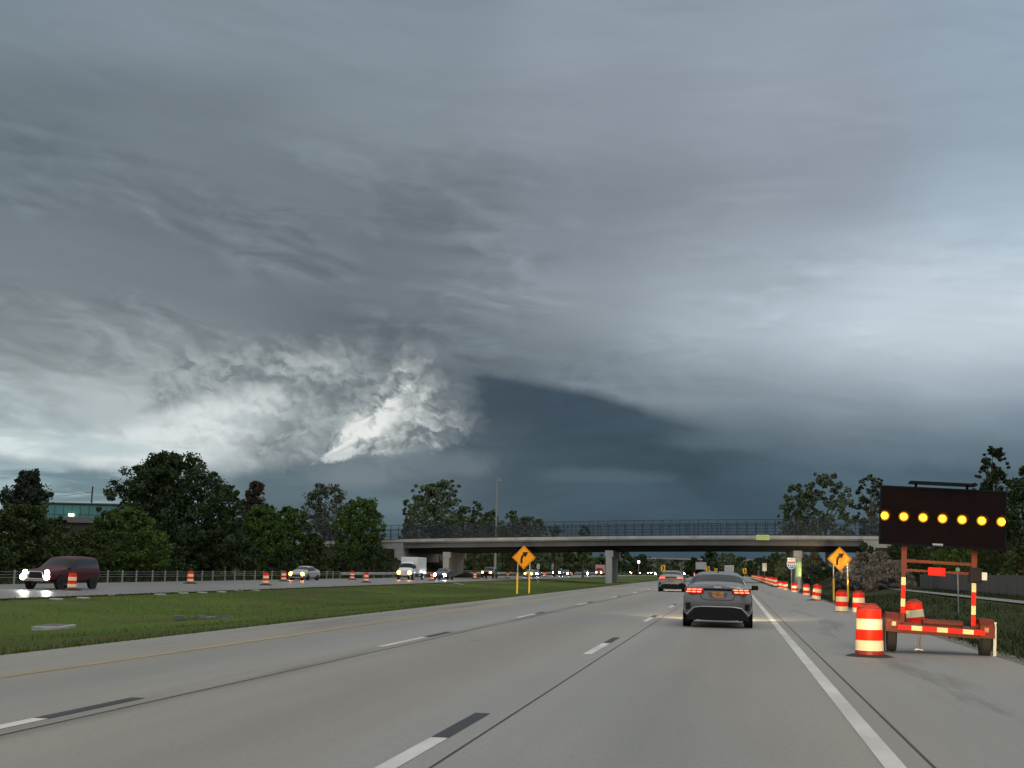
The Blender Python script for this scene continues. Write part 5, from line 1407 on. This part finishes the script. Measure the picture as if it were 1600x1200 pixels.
def traffic():
    G1, G2 = 'cars ahead in our direction', 'oncoming vehicles with headlights on'
    grey = paint('graphite_car_paint', (0.20, 0.198, 0.202), 0.65, 0.24)
    a = sedan('nearest grey sedan ahead with lit red tail lamps and dark rear valance', grey, G1)
    p = on_z(1121, 981.5, 0); a.location = (p.x, p.y, 0); a.rotation_euler = (0, 0.004, R_(0.3))
    tx = text_mesh('emblem', 'KIA', 0.06, mat('bright_emblem', (0.80, 0.80, 0.78), 0.3, 0.2), a, (0, 0.035, 1.045), 0.19, bold=0.003)
    ca = a.location
    for s in (-1, 1):
        spot('headlight_beam', (ca.x+s*0.62, ca.y+4.75, 0.62), (ca.x+s*0.9, ca.y+26, 0.0), 1500, (1.0, 0.74, 0.42), 96, 0.75, 0.55)
    b = sedan('farther grey sedan in the next lane left, tail lamps lit', paint('silver_grey_paint', (0.30, 0.30, 0.30), 0.4, 0.35), G1, tail=TAIL)
    p = at_y(1048.3, 923, 93); b.location = (p.x, p.y, 0)
    for s in (-1, 1): spot('headlight_beam', (p.x+s*0.6, p.y+4.75, 0.62), (p.x+s*0.8, p.y+20, 0), 900, (1.0, 0.76, 0.46), 92, 0.75, 0.55)
    c = suv('dark SUV half hidden between the two grey sedans, red lamp lit', paint('black_car_paint', (0.016, 0.018, 0.022), 0.2, 0.3), G1, tail=TAIL_DIM, H=1.78)
    p = at_y(1094, 900, 205); c.location = (p.x, p.y, 0)
    d = box_truck('grey box truck far ahead over the dark SUV', paint('grey_truck_paint', (0.2, 0.2, 0.21), 0.1, 0.5), mat('pale_grey_truck_box', (0.30, 0.31, 0.32), 0.6, 0, 0.1, 1), G1, tail=TAIL_DIM, Hb=3.6, Wb=2.5)
    p = at_y(1095, 900, 320); d.location = (p.x, p.y, 0)
    e = box_truck('white-topped truck far ahead above the right side of the nearest sedan', paint('dark_truck_paint', (0.05, 0.05, 0.05), 0.1, 0.5), mat('white_truck_box', (0.62, 0.60, 0.60), 0.6, 0, 0.1, 1), G1, tail=TAIL_DIM, Hb=3.1, Wb=2.3)
    p = at_y(1138.5, 900, 345); e.location = (bend(p.x, 345), p.y, 0)

    # oncoming, at the near end: dark red SUV
    PI = math.pi
    r = suv('large dark red SUV with four glaring white lamps at the left edge', paint('maroon_paint', (0.060, 0.004, 0.010), 0.1, 0.4, 0.15, 0.25), G2, head=glow('near_white_headlight', (1.0, 0.97, 0.86), 30), fogs=True, H=1.86, L=5.6)
    Y = 69.0; p = at_y(59, 921, Y); p.y += 5.6; r.location = (p.x, p.y, OPP_Z+0.004); r.rotation_euler = (0, 0, PI+R_(-2))
    hd = Vector((0, -1, 0))
    for s in (-0.66, 0.66):
        spot('headlight_beam', (p.x+s, p.y-5.8, OPP_Z+0.8), (p.x+s, p.y-18, OPP_Z), 220, (1, .97, .9), 80, 0.7, 0.5)
    silver = paint('silver_paint', (0.42, 0.43, 0.44), 0.4, 0.32); dark = paint('charcoal_paint', (0.035, 0.037, 0.04), 0.3, 0.3)
    s1 = sedan('silver car with yellow headlights beneath the olive brown shrub', silver, G2, head=HEAD_Y)
    p = on_z(479, 906.5, OPP_Z); s1.location = (p.x, p.y+2, OPP_Z+0.004); s1.rotation_euler = (0, 0, PI+R_(-3))
    v = box_truck('white delivery van with yellow headlights by the left bridge end', paint('white_van_paint', (0.66, 0.68, 0.68), 0.0, 0.4), paint('white_box_paint', (0.66, 0.69, 0.69), 0.0, 0.45), G2, head=HEAD_Y, Hb=2.75, Wb=2.1, Lb=4.2, name='delivery_van', cat='van')
    p = on_z(638, 906, OPP_Z); v.location = (p.x, p.y+5, OPP_Z+0.004); v.rotation_euler = (0, 0, PI+R_(-2))
    s2 = sedan('dark car with bright white headlights in front of the left bridge pier', dark, G2, head=HEAD_B)
    p = on_z(691, 906, OPP_Z); s2.location = (p.x, p.y+3, OPP_Z+0.004); s2.rotation_euler = (0, 0, PI)
    u1 = suv('dark SUV with white headlights, first right of the centre pier', dark, G2, head=HEAD_W, H=1.75, detail=False)
    u2 = suv('dark SUV with warm headlights between the tall light pole and the left curve sign', dark, G2, head=HEAD_Y, H=1.75, detail=False)
    p = on_z(769, 902.8, OPP_Z); u2.location = (p.x, p.y, OPP_Z+0.004); u2.rotation_euler = (0, 0, PI)
    p = on_z(984, 897.8, OPP_Z); u1.location = (p.x, p.y, OPP_Z+0.004); u1.rotation_euler = (0, 0, PI)
    tk = box_truck('truck with a pale red box and warm headlights against the centre pier', paint('red_truck_paint', (0.25, 0.03, 0.03), 0.1, 0.4), mat('pale_red_truck_box', (0.50, 0.30, 0.28), 0.6, 0, 0.1, 1), G2, head=HEAD_Y, Hb=3.0)
    p = on_z(939, 899.2, OPP_Z); tk.location = (p.x, p.y, OPP_Z+0.004); tk.rotation_euler = (0, 0, PI)
    for src, px, py, lb in (
        (s1, 831, 901.6, 'car with yellow headlights just right of the left curve sign post'),
        (s2, 839, 900.9, 'dark car close behind the yellow-lit one at the left curve sign'),
        (u1, 874, 900.6, 'SUV with the brightest white headlights between the left curve sign and the centre pier'),
        (s2, 886, 900.1, 'dark car right behind the brightest white headlights'),
        (s2, 917, 899.6, 'dark car with two clear white headlights left of the pale red truck'),
        (s1, 991, 897.6, 'car with headlights close behind the first SUV right of the centre pier'),
        (s2, 999, 897.3, 'third oncoming car right of the centre pier'),
        (u1, 1016, 896.6, 'SUV with white headlights left of the nearest chevron sign'),
        (s2, 1022, 896.4, 'car with white headlights, last left of the nearest chevron sign'),
        (u1, 1067, 895.4, 'SUV with glaring headlights between the two grey sedans')):
        q = on_z(px, py, OPP_Z)
        if q.y > 480: q = at_y(px, py, 480)
        dup(src, (q.x, q.y, OPP_Z+0.004), PI, lb, G2)
    for src, px, Y, lb in ((s2, 1149.5, 560, 'far oncoming car on the bend, leftmost of the lights right of the nearest sedan'), (s1, 1157, 575, 'far oncoming car with yellow headlights on the bend'),
                        (s2, 1172, 600, 'far oncoming car on the bend, left of the last pair'), (s2, 1178, 620, 'far oncoming car on the bend, last on the right')):
        q = at_y(px, 894, Y); dup(src, (q.x, q.y, 0.0), PI+0.3, lb, G2)

    # our own unseen low beams, split and aimed to brighten the reflective sheeting ahead
    spot('own_low_beam', (1.1, 2.0, 0.72), (1.1+5.6, 60, 0.72+0.1), OWN_E, (1.0, 0.72, 0.38), 13, 0.25, 0.46, 0.06, 'Linear')
    spot('added_far_beam', (1.1, 2.0, 0.72), (1.1+2.75, 60, 0.72+0.35), 26.0, (1.0, 0.72, 0.38), 4.6, 0.5, 0.62, 0.06, 'Constant')  # added lamp without falloff, brightens the far drums and signs
    spot('own_low_beam', (-0.62, 2.0, 0.72), (-0.62-9.6, 60, 0.72+0.2), OWN_E*0.9, (1.0, 0.76, 0.42), 8, 0.5, 0.5, 0.06, 'Linear')
OWN_E = 950.0
traffic()

# ------------------------------------------------------------------ barriers, buildings, poles, small things
def cable_barrier():
    t = thing('cable_barrier', 'low post and cable barrier along the far side of the opposite road', 'barrier', (OPP_F+0.4, 0, OPP_Z))
    n = 0; y = 54
    while y < 150 and n < 95:
        b = MB(); b.box((0, y, 0.40), (0.10, 0.07, 1.02)); b.build('post', MT['steel'], t); n += 1; y += 2.4+(0.5 if n % 3 == 0 else 0)
    c = MB()
    for z in (0.45, 0.62, 0.80): c.tube([(0.06, 46, z), (0.06, 100, z-0.01), (0.06, 152, z)], 0.012, 5)
    c.build('cable', MT['steel'], t)
    g = thing('guardrail', 'grey steel guardrail behind the oncoming headlights under the bridge', 'guardrail', (OPP_F+0.4, 0, OPP_Z))
    r = MB(); ys = [152+4*i for i in range(75)]
    for a, b in zip(ys, ys[1:]):
        x0, x1 = bend(0, a), bend(0, b)
        for (z0, dx0), (z1, dx1) in zip(((.42, 0), (.50, .07), (.58, 0), (.66, .07), (.74, 0)), ((.50, .07), (.58, 0), (.66, .07), (.74, 0))):
            r.quad((x0+dx0, a, z0), (x1+dx0, b, z0), (x1+dx1, b, z1), (x0+dx1, a, z1))
    r.build('rail', mat('weathered_rail', (0.42, 0.42, 0.41), 0.55, 0.4, 0.12, 0.5), g, fix=False)
    for i in range(60):
        y = 152+5*i; b = MB(); b.box((bend(-0.1, y), y, 0.33), (0.12, 0.14, 0.86)); b.build('post', MT['bark_pale'], g)
cable_barrier()

def right_wall():
    t = thing('noise_wall', 'low dark grey panel wall beyond the path on the right', 'wall', (21.6, 0, 0))
    m = mat('dark_grey_wall_panel', (0.090, 0.090, 0.092), 0.8, 0, 0.15, 0.8)
    for i in range(34):
        y = 40+i*3.6; b = MB(); b.box((0, y+1.8, 0.92), (0.10, 3.48, 1.60)); b.build('panel', m, t)
        p = MB(); p.box((0, y, 0.96), (0.16, 0.14, 1.76)); p.build('post', m, t)
right_wall()

def teal_building():
    Y = 200; p0 = at_y(70, 820, Y); p1 = at_y(250, 820, Y); zt = at_y(150, 787.5, Y).z
    w = p1.x-p0.x; g = prof(p0.x)
    t = thing('office_building', 'teal glass office building between the pine and the tallest maple', 'building', (p0.x, Y, g), R_(8)); h = zt-g
    b = MB(); b.box((w/2, 9, h/2), (w, 18, h)); b.build('walls', mat('dark_teal_cladding', (0.06, 0.12, 0.115), 0.4), t)
    gm = mat('teal_reflective_glass', (0.06, 0.22, 0.21), 0.12, 0.25, 0.15, 0.25, spec=0.8)
    n = 14
    for r, (z0, z1) in enumerate(((h-1.7, h-0.25), (h-3.4, h-1.85), (h-5.1, h-3.9))):
        q = MB(); q.box((w/2, -0.03, (z0+z1)/2), (w-0.2, 0.05, z1-z0)); wo = q.build('window_band', gm, t)
        m = MB()
        for i in range(n+1): m.box((0.1+(w-0.2)*i/n, -0.07, (z0+z1)/2), (0.07, 0.03, z1-z0))
        m.build('mullion', mat('dark_mullion', (0.03, 0.06, 0.06), 0.5), wo)
    c = MB(); c.box((w/2, 8.9, h+0.09), (w+0.5, 18.6, 0.18)); c.build('roof', MT['concrete_dark'], t)
    lp = MB(); xl = at_y(110, 803, Y).x-p0.x; zl = at_y(110, 804.5, Y).z-g
    lp.box((xl, -0.35, zl), (0.85, 0.25, 0.36), 0, 0, 0.05); lp.build('wall_lamp', glow('warm_wall_lamp', (1.0, 0.88, 0.66), 5), t)
    rf = thing('low_building', 'low dark roofed building in front of the teal office building', 'building', (at_y(85, 815, 180).x, 180, prof(-90)))
    hh = at_y(100, 812, 180).z-prof(-90)
    b = MB(); b.box((3.5, 4, hh/2-0.2), (9, 8, hh-0.4)); b.build('walls', mat('brick_brown_wall', (0.05, 0.04, 0.035), 0.85, 0, 0.2, 1), rf)
    r = MB(); r.add([(-1.4, -0.4, hh-0.4), (8.4, -0.4, hh-0.4), (8.4, 8.4, hh-0.4), (-1.4, 8.4, hh-0.4), (0.2, 4, hh+0.5), (6.8, 4, hh+0.5)], [(0, 1, 5, 4), (1, 2, 5), (2, 3, 4, 5), (3, 0, 4), (3, 2, 1, 0)])
    r.build('roof', mat('dark_shingle', (0.05, 0.04, 0.04), 0.9), rf)
teal_building()

def poles():
    Y = 232; a = at_y(145, 760, Y); g = prof(a.x)
    t = thing('utility_pole', 'thin wooden utility pole above the teal building roof', 'utility pole', (a.x, Y, g)); h = a.z-g
    b = MB(); b.tube([(-0.25, 0, -0.3), (0, 0, h)], [0.20, 0.15], 8); b.build('pole', MT['bark'], t)
    c = MB(); c.box((-0.5, 0, h-1.2), (1.4, 0.12, 0.10)); c.build('cross_arm', MT['bark'], t)
    w = MB(); w.tube([(-0.9, 0, h-1.15), (-6, 1, h-1.75), (-14, 2, h-1.9), (-30, 4, h-0.9)], 0.035, 5); w.build('wire', MT['black_paint'], t)
    Y = 228; a = at_y(777, 747, Y); zg = -0.5
    t = thing('light_mast', 'tall thin grey light mast behind the left span of the overpass', 'street lamp', (a.x, Y, zg)); h = a.z-zg
    b = MB(); b.tube([(0, 0, 0), (0, 0, h*0.5), (0, 0, h)], [0.24, 0.17, 0.09], 10); b.build('mast', mat('weathered_mast_steel', (0.30, 0.31, 0.31), 0.5, 0.3), t)
    b = MB(); b.tube([(0, 0, h-0.1), (0.25, 0, h+0.02), (0.55, 0, h-0.3)], 0.05, 6); b.build('arm', MT['steel'], t)
    b = MB(); b.box((0.60, 0, h-0.42), (0.34, 0.30, 0.22), 0, 0, 0.05); b.build('lamp_head', MT['steel'], t)
    Y = 420; a = at_y(998, 878, Y)
    t = thing('yard_lamp', 'single lit white lamp on a pole right of the centre pier', 'street lamp', (a.x, Y, 0)); h = a.z
    b = MB(); b.tube([(0, 0, 0), (0, 0, h)], 0.09, 6); b.build('pole', MT['steel'], t)
    b = MB(); b.box((0, -0.1, h), (0.7, 0.5, 0.75), 0, 0, 0.1); b.build('lamp_head', glow('lit_yard_lamp', (0.95, 1.0, 0.85), 5), t)
    # far low buildings past the bend
    for nm, lb, cx, y1, wpx, Y in (('warehouse', 'long low pale-roofed warehouse on the skyline right of the centre pier', 1068, 872.5, 110, 640), ('warehouse', 'far pale roof left of the white sign', 1175, 874, 34, 560)):
        p = at_y(cx, y1, Y); k = Y/2078; w = wpx*k
        t = thing(nm, lb, 'building', (p.x, Y, 0), 0, 'far low buildings'); h = p.z
        b = MB(); b.box((0, 8, h/2-0.3), (w, 16, h-0.6)); b.build('walls', mat('far_wall', (0.16, 0.17, 0.15), 0.8), t)
        r = MB(); r.box((0, 8, h-0.3), (w+1, 17, 0.6)); r.build('roof', mat('far_roof', (0.34, 0.35, 0.33), 0.7), t)
poles()

def median_bits():
    cm = mat('pale_drain_concrete', (0.34, 0.34, 0.33), 0.8, 0, 0.2, 2)
    p = on_z(85, 977, -0.55)
    t = thing('drain_slab', 'pale concrete drain slab lying in the median grass at the left', 'drain', (p.x, p.y, prof(p.x)+0.02), R_(12))
    b = MB(); b.box((0, 0, 0.04), (0.8, 1.7, 0.14), 0, 0, 0.03); b.build('slab', cm, t)
    g = MB()
    for i in range(5): g.box((-0.24+i*0.12, 0, 0.115), (0.05, 1.3, 0.02))
    g.build('grate', mat('rusty_grate', (0.20, 0.19, 0.18), 0.7, 0.3), t)
    p = on_z(332, 966, -0.55)
    t = thing('rubble_patch', 'grey broken concrete patch in the median grass', 'rubble', (p.x, p.y, prof(p.x)), 0)
    rnd = random.Random(4); b = MB()
    for i in range(26):
        s = rnd.uniform(0.10, 0.34); b.box((rnd.gauss(0, 0.55), rnd.gauss(0, 0.9), s*0.16), (s, s*rnd.uniform(.6, 1.3), s*0.5), 0, rnd.uniform(0, 3), s*0.08)
    b.build('broken_pieces', mat('grey_rubble', (0.13, 0.13, 0.12), 0.9, 0, 0.25, 3), t)['kind'] = 'stuff'
    first = None
    for i, (px, py) in enumerate(((88, 937.5), (130, 935.5), (170, 931.5), (250, 930), (286, 928), (316, 927), (346, 926), (372, 924), (399, 923.5), (424, 920.5), (451, 919), (484, 917.5), (524, 915.5))):
        p = on_z(px, py, -0.5)
        lb = 'pale concrete footing in the median edge, number %d from the left' % (i+1)
        if first is None:
            b = MB(); b.lathe([(0, 0.12), (0.30, 0.12), (0.34, 0.09), (0.34, -0.1)], 14); first = b.build('concrete_footing', cm, None, smooth=False)
            tag(first, lb, 'footing', 'concrete footings along the opposite road'); first.location = (p.x, p.y, prof(p.x)); first.scale = (0.9, 1.0, 0.5)
        else:
            o = first.copy(); COL.objects.link(o); o.location = (p.x, p.y, prof(p.x)); o['label'] = lb
    p = on_z(716, 915.5, -0.6)
    b = MB(); b.box((0, 0, 0.06), (0.9, 0.5, 0.08), 0, 0.5, 0.02); o = b.build('litter_board', cm, None); o.location = (p.x, p.y, prof(p.x)+0.05); o.rotation_euler = (0, 0.15, 0.4)
    tag(o, 'small pale board lying in the median grass below the left pier', 'litter')
median_bits()

# ------------------------------------------------------------------ render settings
scn.cycles.use_adaptive_sampling = True
scn.cycles.adaptive_threshold = 0.02
scn.cycles.adaptive_min_samples = 24
scn.cycles.use_denoising = True
scn.cycles.max_bounces = 5
scn.cycles.diffuse_bounces = 2
scn.cycles.glossy_bounces = 3
scn.cycles.transparent_max_bounces = 12
scn.cycles.sample_clamp_indirect = 4.0
scn.cycles.caustics_reflective = False
scn.cycles.caustics_refractive = False
